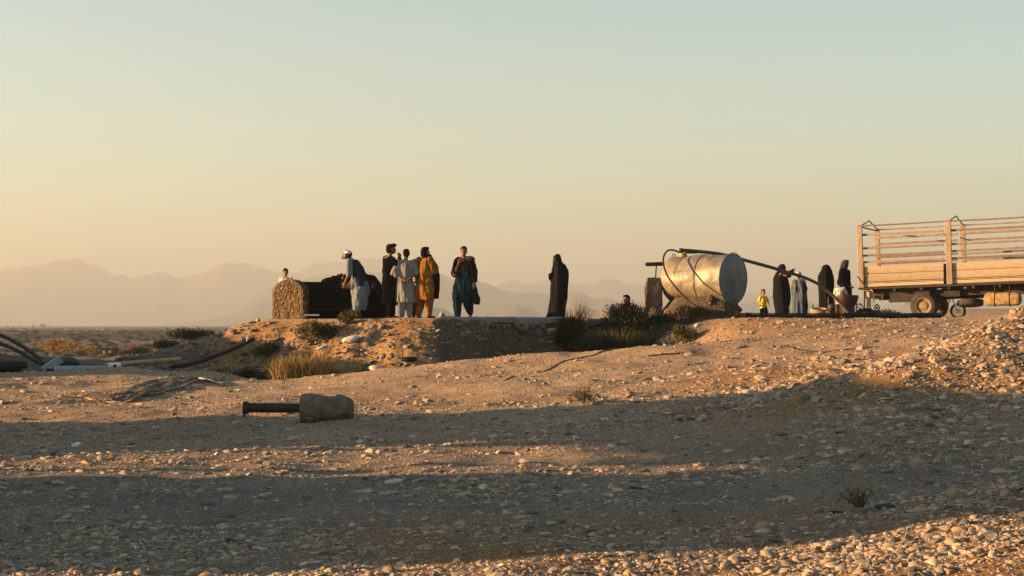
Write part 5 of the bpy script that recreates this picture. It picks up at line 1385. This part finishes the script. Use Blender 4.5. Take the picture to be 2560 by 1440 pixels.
# ------------------------------------------------------------------ litter on the earth face
def sack(name, px, py, Y, L_, r_, rz, m, label, cat, tilt=.25):
    c = on(px, py, Y, r_ * .5); b = MB()
    b.ell((0, 0, 0), (1, 1, 1), 24, 14); v = b.v[0]; v = np.sign(v) * np.abs(v) ** .75 * np.array([L_, r_, r_ * .7])
    v = v +   .34 * r_ * np.stack([vnoise(v[:, 0] * 9, v[:, 1] * 9, v[:, 2] * 9, s) for s in (11, 12, 13)], 1)
    v = v * np.array([1, 1, 1]); Mx = np.array(Matrix.Rotation(rz, 3, 'Z') @ Matrix.Rotation(-tilt, 3, 'Y')); b.v[0] = v @ Mx.T + c
    return single(name, b, M[m], label, cat)
sack('sack', 877, 853, 38.9, .18, .095, .1, 'bag', 'plump white sack lying on the earth slope below the people', 'sack', .3)
sack('bottle', 806, 868, 38.6, .13, .035, .3, 'white_plastic', 'small white bottle on the slope left of the white sack', 'bottle', .5)
sack('bundle', 1022, 899, 37.6, .16, .08, .2, 'black_plastic', 'dark rag bundle at the foot of the slope', 'bundle', .1)
sack('rock', 940, 948, 34.2, .11, .085, .3, 'pale_stone', 'pale rock at the edge of the gully beside the dry grass', 'rock', .1)
b = MB(); c = on(733, 885, 38.2, .0); bz = gz(c[0], c[1])
v = [(c[0] - .48, c[1] - .1, bz - .05), (c[0] + .36, c[1] + .05, bz + .18), (c[0] + .36, c[1] + .12, bz + .55), (c[0] + .22, c[1] + .12, bz + .62), (c[0] - .45, c[1] - .02, bz + .30)]
v2 = [(x + .01, y + .025, z) for x, y, z in v]; k = 5
b.add(v + v2, [tuple(range(k)), tuple(range(2 * k - 1, k - 1, -1))] + [(i, k + i, k + (i + 1) % k, (i + 1) % k) for i in range(k)])
single('rusty_sheet', b, M['rust'], 'rusty metal sheet stuck in the slope behind the dry grass', 'metal sheet', smooth=False)
b = MB(); v = b; c = on(1360, 822, 41.6, .0); lay_ = sack('litter', 1378, 824, 41.2, .09, .03, 0, 'tan_pipe', 'small orange scrap on the dark face below the slab', 'litter', 0)
sack('plastic_sheet', 1494, 820, 42.6, .30, .10, .5, 'slate', 'crumpled pale grey plastic sheet beside the tall weeds', 'plastic sheet', .3)
sack('plastic_bag', 1742, 819, 41.0, .06, .05, .2, 'bag', 'small pinkish bag beside the round green bush', 'bag', .6)
sack('teal_cloth', 2210, 1308, 13.4, .075, .03, .1, 'blue_tarp', 'scrap of dark teal cloth under the dry twiggy bush', 'cloth', .05)
sack('black_rag', 2088, 1308, 13.4, .055, .02, .1, 'black_plastic', 'scrap of black rag left of the teal cloth', 'rag', .0)
sack('plastic_scrap', 192, 1116, 21.4, .055, .04, .6, 'white_plastic', 'small white plastic scrap on the shaded gravel near the frame edge', 'plastic scrap', .4)
sack('paper_scrap', 108, 1132, 20.7, .06, .025, .4, 'pale_stone', 'crumpled tan paper scrap on the sunlit gravel strip', 'paper', .3)
sack('plastic_scrap', 985, 1213, 17.2, .09, .035, .5, 'bag', 'pale torn plastic piece in the shaded gravel', 'plastic scrap', .15)

# cables lying across the ground
def ground_line(name, pts, r, m, label, cat='cable', n=8):
    P = curve([at(x, y_, Y) for x, y_, Y in pts], n)
    for q in P: q[2] = gz(q[0], q[1]) + r * .8
    b = MB(); b.tube(P, r, 6); return single(name, b, M[m], label, cat)
ground_line('cable', [(1250, 952, 29.8), (1300, 938, 30.9), (1355, 925, 31.8), (1420, 908, 32.8), (1500, 896, 33.5), (1560, 884, 34.2)], .010, 'dark_pipe', 'thin dark cable running across the sandy ground towards the weeds')
ground_line('cable', [(1955, 868, 33.2), (1990, 876, 32.7), (2040, 881, 32.0), (2100, 877, 31.8), (2150, 871, 31.9), (2190, 868, 32)], .011, 'black_plastic', 'curved black cable on the sand below the steel beam')
ground_line('branch', [(1620, 920, 32.5), (1680, 914, 32.6), (1740, 908, 32.7)], .014, 'twig', 'thin grey branch lying on the shaded sand', 'branch')
# ------------------------------------------------------------------ vegetation
def leaf_mesh(name, P, D_, ln, wd, rnd, bend=0.25):
    """many small leaf blades: base P, direction D_, length, width -> one mesh with a 'rnd' value per leaf"""
    n = len(P); D_ = D_ / (np.linalg.norm(D_, axis=1)[:, None] + 1e-9)
    side = np.cross(D_, rng.normal(size=(n, 3))); side /= np.linalg.norm(side, axis=1)[:, None] + 1e-9
    up = np.cross(side, D_)
    ln = np.broadcast_to(ln, n)[:, None]; wd = np.broadcast_to(wd, n)[:, None]
    mid = P + D_ * ln * .5; tip = P + D_ * ln + up * ln * bend
    V = np.stack([P, mid + side * wd / 2 + up * ln * bend * .2, tip, mid - side * wd / 2 + up * ln * bend * .2], 1).reshape(-1, 3)
    q = np.arange(4 * n).reshape(n, 4)
    me = bpy.data.meshes.new(name)
    me.vertices.add(4 * n); me.vertices.foreach_set('co', V.ravel().astype(np.float32))
    me.loops.add(4 * n); me.loops.foreach_set('vertex_index', q.ravel().astype(np.int32))
    me.polygons.add(n); me.polygons.foreach_set('loop_start', np.arange(0, 4 * n, 4, dtype=np.int32))
    me.update(calc_edges=True)
    a = me.attributes.new('rnd', 'FLOAT', 'POINT'); a.data.foreach_set('value', np.repeat(rnd, 4).astype(np.float32))
    return me

def shrub(name, label, cat, px, Y, rx, h, n, leaf, m, ry=None, z=None, stems=9, clump=7, base_c=None, group=None, spiky=0.5, sink=0.0):
    X = (px - 1280) / F * Y if base_c is None else base_c[0]
    z0 = (gz(X, Y) if z is None else z) - sink
    ry = ry or rx * .8
    t = thing(name, label, cat, (X, Y, z0), group)
    b = MB(); cl = []
    for k in range(clump):
        a = rng.uniform(0, 2 * np.pi); r = math.sqrt(rng.uniform(0, 1)) * .72
        hh = rng.uniform(.38, .82) * (1 - .35 * r * r)
        cl.append((r * math.cos(a) * rx, r * math.sin(a) * ry, hh * h, rng.uniform(.28, .5)))
    for k in range(stems):
        c = cl[k % clump]
        e = np.array([c[0], c[1], c[2] + .1 * h]) * rng.uniform(.85, 1.1); mid = e * np.array([.4, .4, .55]) + rng.normal(size=3) * .04 * h
        b.tube([(0, 0, 0), mid, e], [.012 * h + .004, .008 * h + .003, .003], 4)
    bb = MB(); bb.add(b.verts() + (X, Y, z0), b.f); part('stems', bb, M['twig'], t, smooth=False)
    P = []; Dv = []
    per = n // clump
    for (cx, cy, cz, s) in cl:
        d = rng.normal(size=(per, 3)); d /= np.linalg.norm(d, axis=1)[:, None]
        rad = rng.uniform(.25, 1.0, per) ** .6
        p_ = np.array([cx, cy, cz]) + d * rad[:, None] * np.array([rx * s * 1.25, ry * s * 1.25, h * s * .75])
        p_[:, 2] = np.maximum(p_[:, 2], .02 * h)
        P.append(p_); Dv.append(d * (1 - spiky) + np.array([0, 0, 1.0]) * spiky + rng.normal(size=(per, 3)) * .45 + np.array([cx / rx, cy / ry, 0]) * .3)
    P = np.concatenate(P); Dv = np.concatenate(Dv)
    rn = np.clip(.5 + .35 * vnoise(P[:, 0] / rx * 3, P[:, 1] / rx * 3, P[:, 2] / h * 3, 5) + rng.normal(size=len(P)) * .2, 0, 1)
    me = leaf_mesh('foliage', P, Dv, leaf * rng.uniform(.6, 1.4, len(P)), leaf * .28, rn); setm(me, M[m])
    o = bpy.data.objects.new('foliage', me); C.objects.link(o); o.parent = t
    return t

def tuft(name, label, cat, px, Y, rx, h, n, m, ry=None, width=.012, spread=.5, sink=0.0, px2=None):
    """grass-like plant of many curved blades"""
    X = (px - 1280) / F * Y; ry = ry or rx * .6
    z0 = gz(X, Y) - sink
    t = thing(name, label, cat, (X, Y, z0))
    cl = rng.uniform(-1, 1, (max(5, n // 60), 2)); k = rng.integers(0, len(cl), n)
    bx = (cl[k, 0] * .8 + rng.normal(size=n) * .10) * rx; by = (cl[k, 1] * .8 + rng.normal(size=n) * .10) * ry
    bz = ground_z(X + bx, Y + by) - z0 - .02
    ang = rng.uniform(0, 2 * np.pi, n); sp = rng.uniform(.05, 1, n) * spread
    d = np.stack([np.cos(ang) * sp, np.sin(ang) * sp, np.ones(n)], 1); d /= np.linalg.norm(d, axis=1)[:, None]
    L1 = h * rng.uniform(.45, 1.05, n) * (1 - .35 * (bx / rx) ** 2)
    side = np.stack([-np.sin(ang + rng.normal(size=n)), np.cos(ang), np.zeros(n)], 1) * width
    b0 = np.stack([bx, by, bz], 1); m1 = b0 + d * L1[:, None] * .55
    d2 = d + np.stack([np.cos(ang), np.sin(ang), -.35 * np.ones(n)], 1) * sp[:, None] * .9
    tip = m1 + d2 / np.linalg.norm(d2, axis=1)[:, None] * L1[:, None] * .5
    V = np.stack([b0 - side * .7, b0 + side * .7, m1 + side * .5, m1 - side * .5, tip], 1).reshape(-1, 3)
    i = np.arange(n)[:, None] * 5
    me = bpy.data.meshes.new('blades')
    F_ = [tuple(r) for r in np.concatenate([i + 0, i + 1, i + 2, i + 3], 1).tolist()] + [tuple(r) for r in np.concatenate([i + 3, i + 2, i + 4], 1).tolist()]
    me.from_pydata(V.tolist(), [], F_); me.update()
    a = me.attributes.new('rnd', 'FLOAT', 'POINT'); a.data.foreach_set('value', np.repeat(np.clip(.5 + .4 * vnoise(bx * 6, by * 6, 0, 9) + rng.normal(size=n) * .18, 0, 1), 5).astype(np.float32))
    setm(me, M[m]); o = bpy.data.objects.new('blades', me); C.objects.link(o); o.parent = t
    return t

shrub('bush', 'green olive bush on the slope below the cistern', 'bush', 790, 39.6, .55, .55, 2600, .075, 'olive', ry=.4, clump=12, sink=.08)
shrub('bush', 'smaller olive bush below the stooping man in the white cap', 'bush', 868, 39.9, .28, .38, 900, .065, 'olive', sink=.05)
shrub('bush', 'olive bush below the stone end of the cistern', 'bush', 662, 39.7, .36, .36, 1300, .07, 'olive', sink=.06)
shrub('bush', 'dark green bush half way down the slope beside the rusty sheet', 'bush', 655, 38.0, .30, .36, 1100, .065, 'olive', sink=.05)
shrub('bush', 'low dark bush in the gully left of the dry golden grass', 'bush', 595, 36.6, .42, .36, 1500, .06, 'dark', sink=.03)
shrub('bush', 'low dark green shrub in the gully right of the dry golden grass', 'bush', 812, 36.3, .34, .40, 1300, .06, 'olive', sink=.02)
shrub('bush', 'low dull shrub beside the pale rock in the gully', 'bush', 930, 36.2, .36, .24, 900, .055, 'olive', sink=.02)
shrub('bush', 'dull shrub on the gully slope right of the pale rock', 'bush', 995, 36.2, .25, .22, 500, .055, 'dry', sink=.02)
tuft('dry_grass', 'large tuft of dry golden grass at the gully edge', 'grass tuft', 752, 34.7, .66, .60, 3000, 'gold', width=.008, spread=.7, sink=.03)
shrub('bush', 'long olive bush on the skyline of the far slope', 'bush', 480, 45.5, .75, .42, 2600, .07, 'olive', ry=.6, clump=18, sink=.10)
shrub('bush', 'low olive bush spilling down the far slope', 'bush', 408, 44.5, .65, .26, 1600, .06, 'olive', clump=14, sink=.06)
shrub('bush', 'pale dry bush at the foot of the far slope', 'bush', 330, 45.5, .55, .25, 900, .06, 'dry')
tuft('weeds', 'tall green weeds growing in the shaded hollow by the slab end', 'weeds', 1520, 41.0, 1.05, .75, 3400, 'reed', ry=.6, width=.011, spread=.5, sink=.05)
tuft('weeds', 'dark weeds at the end of the concrete slab', 'weeds', 1425, 41.9, .35, .75, 900, 'dark', ry=.3, width=.011, spread=.5, sink=.05)
tuft('dry_grass', 'pale dry stalks standing at the end of the slab', 'grass tuft', 1452, 42.4, .22, .85, 160, 'dry', width=.008, spread=.45, sink=.05)
shrub('bush', 'dark dense bush in front of the person crouching by the tank', 'bush', 1568, 41.8, .58, 1.15, 5500, .085, 'dark', ry=.45, clump=22, sink=.02)
shrub('bush', 'dark low bush under the left end of the tank', 'bush', 1672, 41.8, .5, .36, 1600, .07, 'dark', ry=.35)
shrub('bush', 'olive brush growing against the tank plinth', 'bush', 1728, 41.9, .42, .42, 1400, .07, 'olive', ry=.25)
shrub('bush', 'round green bush in front of the tank plinth', 'bush', 1714, 40.3, .30, .44, 1700, .065, 'olive', sink=.03)
shrub('bush', 'tiny dark bush beside the right end of the plinth', 'bush', 1872, 43.2, .12, .16, 200, .05, 'dark')
shrub('bush', 'low dark bushes far behind the pump engine', 'bush', 2222, 61.0, .55, .35, 900, .1, 'dark')
shrub('dry_shrub', 'small dry shrub on the sunlit gravel in the middle distance', 'shrub', 1458, 25.5, .24, .22, 700, .05, 'dry', stems=16)
shrub('dry_shrub', 'sparse twiggy bush above the teal cloth scrap', 'shrub', 2150, 13.6, .22, .20, 420, .03, 'dry', stems=40, clump=14, sink=.01)
tuft('dry_grass', 'tiny golden tuft on the sunlit gravel strip', 'grass tuft', 505, 20.6, .10, .07, 90, 'gold', width=.004, spread=1.0)
tuft('dry_grass', 'tiny dry tuft beside the white plastic scrap', 'grass tuft', 150, 21.6, .10, .08, 90, 'gold', width=.004, spread=1.0)
tuft('dry_grass', 'dry tuft beside the thin cable on the sandy ground', 'grass tuft', 1198, 29.6, .22, .12, 160, 'gold', width=.005, spread=1.0)
tuft('dry_grass', 'tiny orange tuft left of the concrete-footed post', 'grass tuft', 588, 24.6, .12, .09, 100, 'gold', width=.005, spread=1.0)

# two unseen leafy trees added left of the frame to cut off the lit gravel strip
for k, (x_, y_, lab) in enumerate(((-14.6, 17.6, 'nearer of two unseen leafy trees added to shade the gravel'), (-14.9, 19.6, 'farther of two unseen leafy trees added to shade the gravel'))):
    z_ = gz(x_, y_); t = thing('tree', lab, 'tree', (x_, y_, z_))
    b = MB(); b.tube([(x_, y_, z_ - .1), (x_ + .1, y_, z_ + 1.2), (x_ - .1, y_ + .1, z_ + 2.6), (x_, y_, z_ + 3.6)], [.17, .13, .10, .03], 8)
    for q in range(7):
        a_ = q * .9; b.tube([(x_, y_, z_ + 2.2 + .07 * q), (x_ + .7 * math.cos(a_), y_ + .8 * math.sin(a_), z_ + 2.7 + .07 * q), (x_ + 1.1 * math.cos(a_), y_ + 1.3 * math.sin(a_), z_ + 2.9 + .08 * q)], [.06, .04, .015], 5)
    part('trunk', b, M['twig'], t)
    n_ = 9000; d_ = rng.normal(size=(n_, 3)); d_ /= np.linalg.norm(d_, axis=1)[:, None]
    P_ = d_ * (rng.uniform(.1, 1, n_) ** .5)[:, None] * np.array([1.3, 1.85, .58]) * (1 + .22 * vnoise(d_[:, 0] * 2.5, d_[:, 1] * 2.5, d_[:, 2] * 2.5, 3 + k))[:, None] + np.array([0, 0, 3.4])
    me = leaf_mesh('crown', P_, d_ + rng.normal(size=(n_, 3)), .2 * rng.uniform(.6, 1.4, n_), .09, rng.uniform(0, 1, n_)); setm(me, M['olive'])
    o = bpy.data.objects.new('crown', me); C.objects.link(o); o.parent = t

# far plain: amber trees, huts
def far_tree(px, py, Y, rx, h, m, label, z=None):
    X = (px - 1280) / F * Y; z = gz(X, Y)
    t = shrub('tree', label, 'tree', px, Y, rx, h, 700, .22 * h, m, z=z, stems=6, clump=9, spiky=.15)
    for ch in t.children:
        ch.name = 'crown' if ch.name.startswith('foliage') else 'trunk'
    return t
YB = 190.0
far_tree(138, 0, YB, 1.2, 1.75, 'amber', 'tallest of the amber trees on the plain')
far_tree(95, 0, YB + 14, 1.6, .95, 'amber', 'leftmost low amber tree on the plain')
far_tree(172, 0, YB - 4, 1.3, 1.25, 'amber', 'amber tree just right of the tallest one on the plain')
far_tree(208, 0, YB - 10, 1.3, 1.05, 'amber', 'rightmost amber tree in the row on the plain')
far_tree(332, 0, YB + 5, .65, .9, 'rustleaf', 'small reddish tree beside the tan hut on the plain')
far_tree(362, 0, YB + 12, 1.1, .7, 'dark', 'dark green shrub right of the reddish tree on the plain')
far_tree(402, 0, YB + 10, 1.2, .6, 'dark', 'second dark green shrub right of the reddish tree on the plain')
far_tree(300, 0, YB + 2, 1.2, .45, 'dark', 'low dark shrub in front of the tan hut on the plain')
def hut(px, Y, w, h, d, m, label, wins=0):
    X = (px - 1280) / F * Y; z = gz(X, Y)
    t = thing('hut', label, 'hut', (X, Y, z))
    b = MB(); b.box((X, Y + d / 2, z + h / 2 - .1), (w, d, h + .2)); part('wall', b, M[m], t, smooth=False)
    b = MB(); b.box((X, Y + d / 2, z + h + .06), (w + .15, d + .15, .12)); part('roof', b, M[m], t, smooth=False)
    for k in range(wins):
        xx = X + (k - (wins - 1) / 2) * w * .45
        b = MB(); b.box((xx, Y - .03, z + h * .5), (w * .17, .08, h * .35)); part('window', b, M['house_pale'], t, smooth=False)
    b = MB(); b.box((X - w * .1, Y - .02, z + h * .3), (w * .14, .06, h * .6)); part('door', b, M['house_dark'], t, smooth=False)
hut(268, YB - 5, 1.4, .6, 2.0, 'house_dark', 'small black hut with two pale windows on the plain', 2)
hut(303, YB + 14, .75, .6, 1.5, 'house', 'small tan hut left of the reddish tree on the plain')
for k, (px, Y, w, h, lab) in enumerate(((168, 620, 2.2, .9, 'pale far house above the amber trees'), (52, 420, 1.0, .6, 'tiny pale house near the left edge of the plain'), (250, 700, 2.6, 1.0, 'far pale house above the black hut'), (440, 760, 3, 1.1, 'far pale house above the skyline bush'), (482, 1300, 3.5, 1.6, 'most distant pale house on the plain near the slope'))):
    hut(px, Y, w, h, 3, 'house_pale', lab)
for k, (px, h) in enumerate(((20, 2.4), (33, 2), (52, 2.2), (84, 2.8), (104, 3.3), (110, 3.6), (126, 1.8))):
    Y = 1900.0; lab = ['first', 'second', 'third', 'fourth', 'fifth', 'sixth', 'seventh'][k] + ' tiny dark tree from the left on the far horizon'
    far_tree(px, 0, Y, h * .55, h, 'dark', lab)

# low dark scrub dotted over the far plain
n = 2600; Yq = 150 * (1600 / 150) ** rng.uniform(0, 1, n); Xq = Yq * rng.uniform(-.36, .36, n); rq = rng.uniform(.25, .8, n)
ok = (1280 + F * Xq / Yq < 760) | (Yq > 420); Xq, Yq, rq = Xq[ok], Yq[ok], rq[ok]; n = len(Xq); Zq = ground_z(Xq, Yq)
bv = np.array([[1, 0, .1], [.3, .9, .2], [-.8, .6, .1], [-.8, -.6, .2], [.3, -.9, .1], [.4, .3, .8], [-.4, .2, .9], [0, -.4, .7]])
V = bv[None] * (1 + .3 * rng.normal(size=(n, 8, 1)).clip(-1, 1)) * (rq[:, None] * np.array([1.6, 1.2, .8]))[:, None, :] + np.stack([Xq, Yq, Zq], 1)[:, None, :]
fs = np.array([[0, 1, 5], [1, 2, 6], [1, 6, 5], [2, 3, 6], [3, 4, 7], [3, 7, 6], [4, 0, 5], [4, 5, 7], [5, 6, 7]])
me = bpy.data.meshes.new('scrub'); me.from_pydata(V.reshape(-1, 3).tolist(), [], (fs[None] + (np.arange(n) * 8)[:, None, None]).reshape(-1, 3).tolist()); me.update()
M['scrub'] = mat('far_scrub', (0.03, 0.026, 0.014), 0.95, 0.4, 0.5); setm(me, M['scrub']); o = bpy.data.objects.new('scrub', me); C.objects.link(o)
tag(o, 'low dark scrub dotted over the far plain', kind='stuff')

# ------------------------------------------------------------------ stones and gravel
def scatter(n, ylo, yhi, power, smin, smax, expo, wide=.32):
    u = rng.uniform(0, 1, n); Y = ylo + (yhi - ylo) * u ** power
    X = rng.uniform(-wide, wide, n) * Y
    s = smin * (1 - rng.uniform(0, 1, n)) ** (-1 / expo); s = np.minimum(s, smax)
    return X, Y, s
S = []
S.append(scatter(92000, 9.6, 25.0, 1.35, .0085, .062, 2.5))
S.append(scatter(100000, 11.0, 30.0, 1.25, .0055, .02, 3.0))
S.append(scatter(88000, 22.0, 42.0, 1.0, .0085, .035, 2.8))
S.append(scatter(26000, 20.0, 41.0, 1.0, .0115, .075, 2.4))
# coarser stones beyond both edges of the frame
n = 5000; Yq = rng.uniform(8, 40, n); S.append((Yq * rng.uniform(.32, .6, n) * rng.choice([-1, 1], n), Yq, np.minimum(.014 * (1 - rng.uniform(0, 1, n)) ** (-1 / 2.4), .07)))
# pile on the right
n = 16000; Xp = rng.normal(6.0, 2.4, n); Yp_ = rng.normal(24.3, 2.6, n); sp_ = np.minimum(.0145 * (1 - rng.uniform(0, 1, n)) ** (-1 / 2.3), .10); S.append((Xp, Yp_, sp_))
n = 4500; Xp = rng.normal(3.5, 1.8, n); Yp_ = rng.normal(12.8, 1.0, n); sp_ = np.minimum(.0095 * (1 - rng.uniform(0, 1, n)) ** (-1 / 2.2), .07); S.append((Xp, Yp_, sp_))
n = 2600; Xp = rng.uniform(1.6, 4.2, n); Yp_ = rng.uniform(9.6, 12.0, n); S.append((Xp, Yp_, np.minimum(.009 * (1 - rng.uniform(0, 1, n)) ** (-1 / 2.2), .05)))
# rubble on the earth face of the terrace
n = 9000; qx = rng.uniform(280, 1750, n); Yq = np.interp(qx, E_PX, E_D) - np.interp(qx, W_PX, W_D) * rng.uniform(-.05, 1.1, n); S.append(((qx - 1280) / F * Yq, Yq, np.minimum(.018 * (1 - rng.uniform(0, 1, n)) ** (-1 / 2.4), .09)))
n = 9000; Yq = rng.uniform(34, 44, n); qx = rng.uniform(1650, 2800, n); S.append(((qx - 1280) / F * Yq, Yq, np.minimum(.012 * (1 - rng.uniform(0, 1, n)) ** (-1 / 2.5), .07)))
X = np.concatenate([s[0] for s in S]); Y = np.concatenate([s[1] for s in S]); s = np.concatenate([q[2] for q in S])
# patchy: bare silt between the drifts of stones
patch = fbm(X * .45, Y * .8, 91, 3); keep = (rng.uniform(0, 1, len(X)) < np.clip(.72 + .75 * patch, .16, 1)) & (Y > 9.3) & (np.abs(X) < .62 * Y)
pxv = 1280 + F * X / Y
E_ = np.interp(pxv, E_PX, E_D)
keep &= ~((Y > E_ - .35) & (pxv > 640) & (pxv < 1850))
X, Y, s, pxv = X[keep], Y[keep], s[keep], pxv[keep]
Z = ground_z(X, Y)
size_px = s / Y
pyv = 812 + F * (EYE - Z) / Y; vis = (pxv > 0) & (pxv < 2560) & (pyv < 1440)
order = np.argsort(-size_px * vis)
big = order[:300]; rest = order[300:]
LABS = [('sunlit stone among the gravel at the foot of the picture', 'sunlit stones at the foot of the picture'), ('grey river stone in the wide band of shaded gravel', 'stones in the wide shaded gravel band'),
        ('stone on the strip of gravel below the concrete-footed post', 'stones on the middle gravel'), ('stone on the tall gravel pile below the truck', 'stones on the gravel pile'), ('stone on the sandy ground or earth slope beyond the concrete-footed post', 'stones on the far sand and slope')]
for k, i in enumerate(big):
    x, y, q = X[i], Y[i], s[i]
    if pxv[i] > 1850 and 18.5 < y < 30: L0 = LABS[3]
    elif y < 11.75 + .0005 * pxv[i]: L0 = LABS[0]
    elif y < 17.6: L0 = LABS[1]
    elif y < 24: L0 = LABS[2]
    else: L0 = LABS[4]
    o = lay('stone', ROCKS[k % 14], (x, y, Z[i] + q * .05), (q, q * rng.uniform(.75, 1.1), q * rng.uniform(.7, 1.25)), (rng.normal() * .25, rng.normal() * .25, rng.uniform(0, 6.28)))
    tag(o, L0[0], 'stone', L0[1])

def ico(sub):
    import bmesh
    bm = bmesh.new(); bmesh.ops.create_icosphere(bm, subdivisions=sub, radius=1.0)
    v = np.array([w.co[:] for w in bm.verts]); f = np.array([[w.index for w in q.verts] for q in bm.faces]); bm.free()
    return v, f
OCT_V = np.array([[1, 0, 0], [-1, 0, 0], [0, 1, 0], [0, -1, 0], [0, 0, 1], [0, 0, -1]], float); OCT_F = np.array([[0, 2, 4], [2, 1, 4], [1, 3, 4], [3, 0, 4], [2, 0, 5], [1, 2, 5], [3, 1, 5], [0, 3, 5]])
def gravel_mesh(idx, sub):
    bv, bf = ico(sub) if sub else (OCT_V * 1.15, OCT_F); n = len(idx); nv = len(bv)
    V = np.repeat(bv[None], n, 0)
    V = V * (1 + .26 * rng.normal(size=(n, nv, 1)).clip(-1.2, 1.2) * (1.0 if sub < 2 else .55))
    if sub:
        for k in range(5):
            d = rng.normal(size=(n, 3)); d /= np.linalg.norm(d, axis=1)[:, None]; e = np.einsum('ijk,ik->ij', V, d) - rng.uniform(.45, .85, n)[:, None]
            V = V - np.maximum(e, 0)[..., None] * d[:, None, :] * .9
        V = V * 1.12
    sc = np.stack([rng.uniform(.8, 1.35, n), rng.uniform(.6, 1.0, n), rng.uniform(.22, .6, n)], 1) * s[idx][:, None]
    V = V * sc[:, None, :]
    a = rng.normal(0, .3, n); ca, sa = np.cos(a)[:, None], np.sin(a)[:, None]
    y_, z_ = V[..., 1] * ca - V[..., 2] * sa, V[..., 1] * sa + V[..., 2] * ca; V = np.stack([V[..., 0], y_, z_], -1)
    a = rng.uniform(0, 6.283, n); ca, sa = np.cos(a)[:, None], np.sin(a)[:, None]
    x_, y_ = V[..., 0] * ca - V[..., 1] * sa, V[..., 0] * sa + V[..., 1] * ca; V = np.stack([x_, y_, V[..., 2]], -1)
    V = V + np.stack([X[idx], Y[idx], Z[idx] + s[idx] * .06], 1)[:, None, :]
    Fc = bf[None] + (np.arange(n) * nv)[:, None, None]
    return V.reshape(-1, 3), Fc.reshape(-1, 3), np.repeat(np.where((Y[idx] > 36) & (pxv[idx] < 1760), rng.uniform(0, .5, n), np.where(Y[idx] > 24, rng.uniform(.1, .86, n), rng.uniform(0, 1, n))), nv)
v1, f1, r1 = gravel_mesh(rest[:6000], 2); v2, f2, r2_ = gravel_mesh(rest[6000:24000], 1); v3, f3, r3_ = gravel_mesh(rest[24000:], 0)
f2 = np.concatenate([f2, f3 + len(v2)]); v2 = np.concatenate([v2, v3]); r2_ = np.concatenate([r2_, r3_])
V = np.concatenate([v1, v2]); Fc = np.concatenate([f1, f2 + len(v1)]); rr = np.concatenate([r1, r2_])
me = bpy.data.meshes.new('gravel')
me.vertices.add(len(V)); me.vertices.foreach_set('co', V.astype(np.float32).ravel())
me.loops.add(Fc.size); me.loops.foreach_set('vertex_index', Fc.ravel().astype(np.int32))
me.polygons.add(len(Fc)); me.polygons.foreach_set('loop_start', np.arange(0, Fc.size, 3, dtype=np.int32)); me.polygons.foreach_set('use_smooth', np.zeros(len(Fc), bool))
me.update(calc_edges=True)
a_ = me.attributes.new('rnd', 'FLOAT', 'POINT'); a_.data.foreach_set('value', rr.astype(np.float32))
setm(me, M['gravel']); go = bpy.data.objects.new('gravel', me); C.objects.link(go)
tag(go, 'loose grey gravel and pebbles strewn over the ground', kind='stuff')
print('gravel tris', len(Fc), 'tot stones', len(X))
# ------------------------------------------------------------------ haze
hb = MB().box((0, 3650, (HAZE_TOP - 12) / 2), (15600, 8700, HAZE_TOP + 12))
hm = bpy.data.materials.new('haze_air'); hm.use_nodes = True
hn, hl = hm.node_tree.nodes, hm.node_tree.links
hn.remove(hn['Principled BSDF'])
pv = hn.new('ShaderNodeVolumePrincipled')
pv.inputs['Color'].default_value = (0.42, 0.455, 0.495, 1)
pv.inputs['Density'].default_value = HAZE_DENSITY
pv.inputs['Anisotropy'].default_value = 0.2
hl.new(pv.outputs[0], hn['Material Output'].inputs['Volume'])
haze = single('haze', hb, hm, 'pale dusty evening haze over the plain', None, loc=(0, 0, 0), kind='stuff', smooth=False)
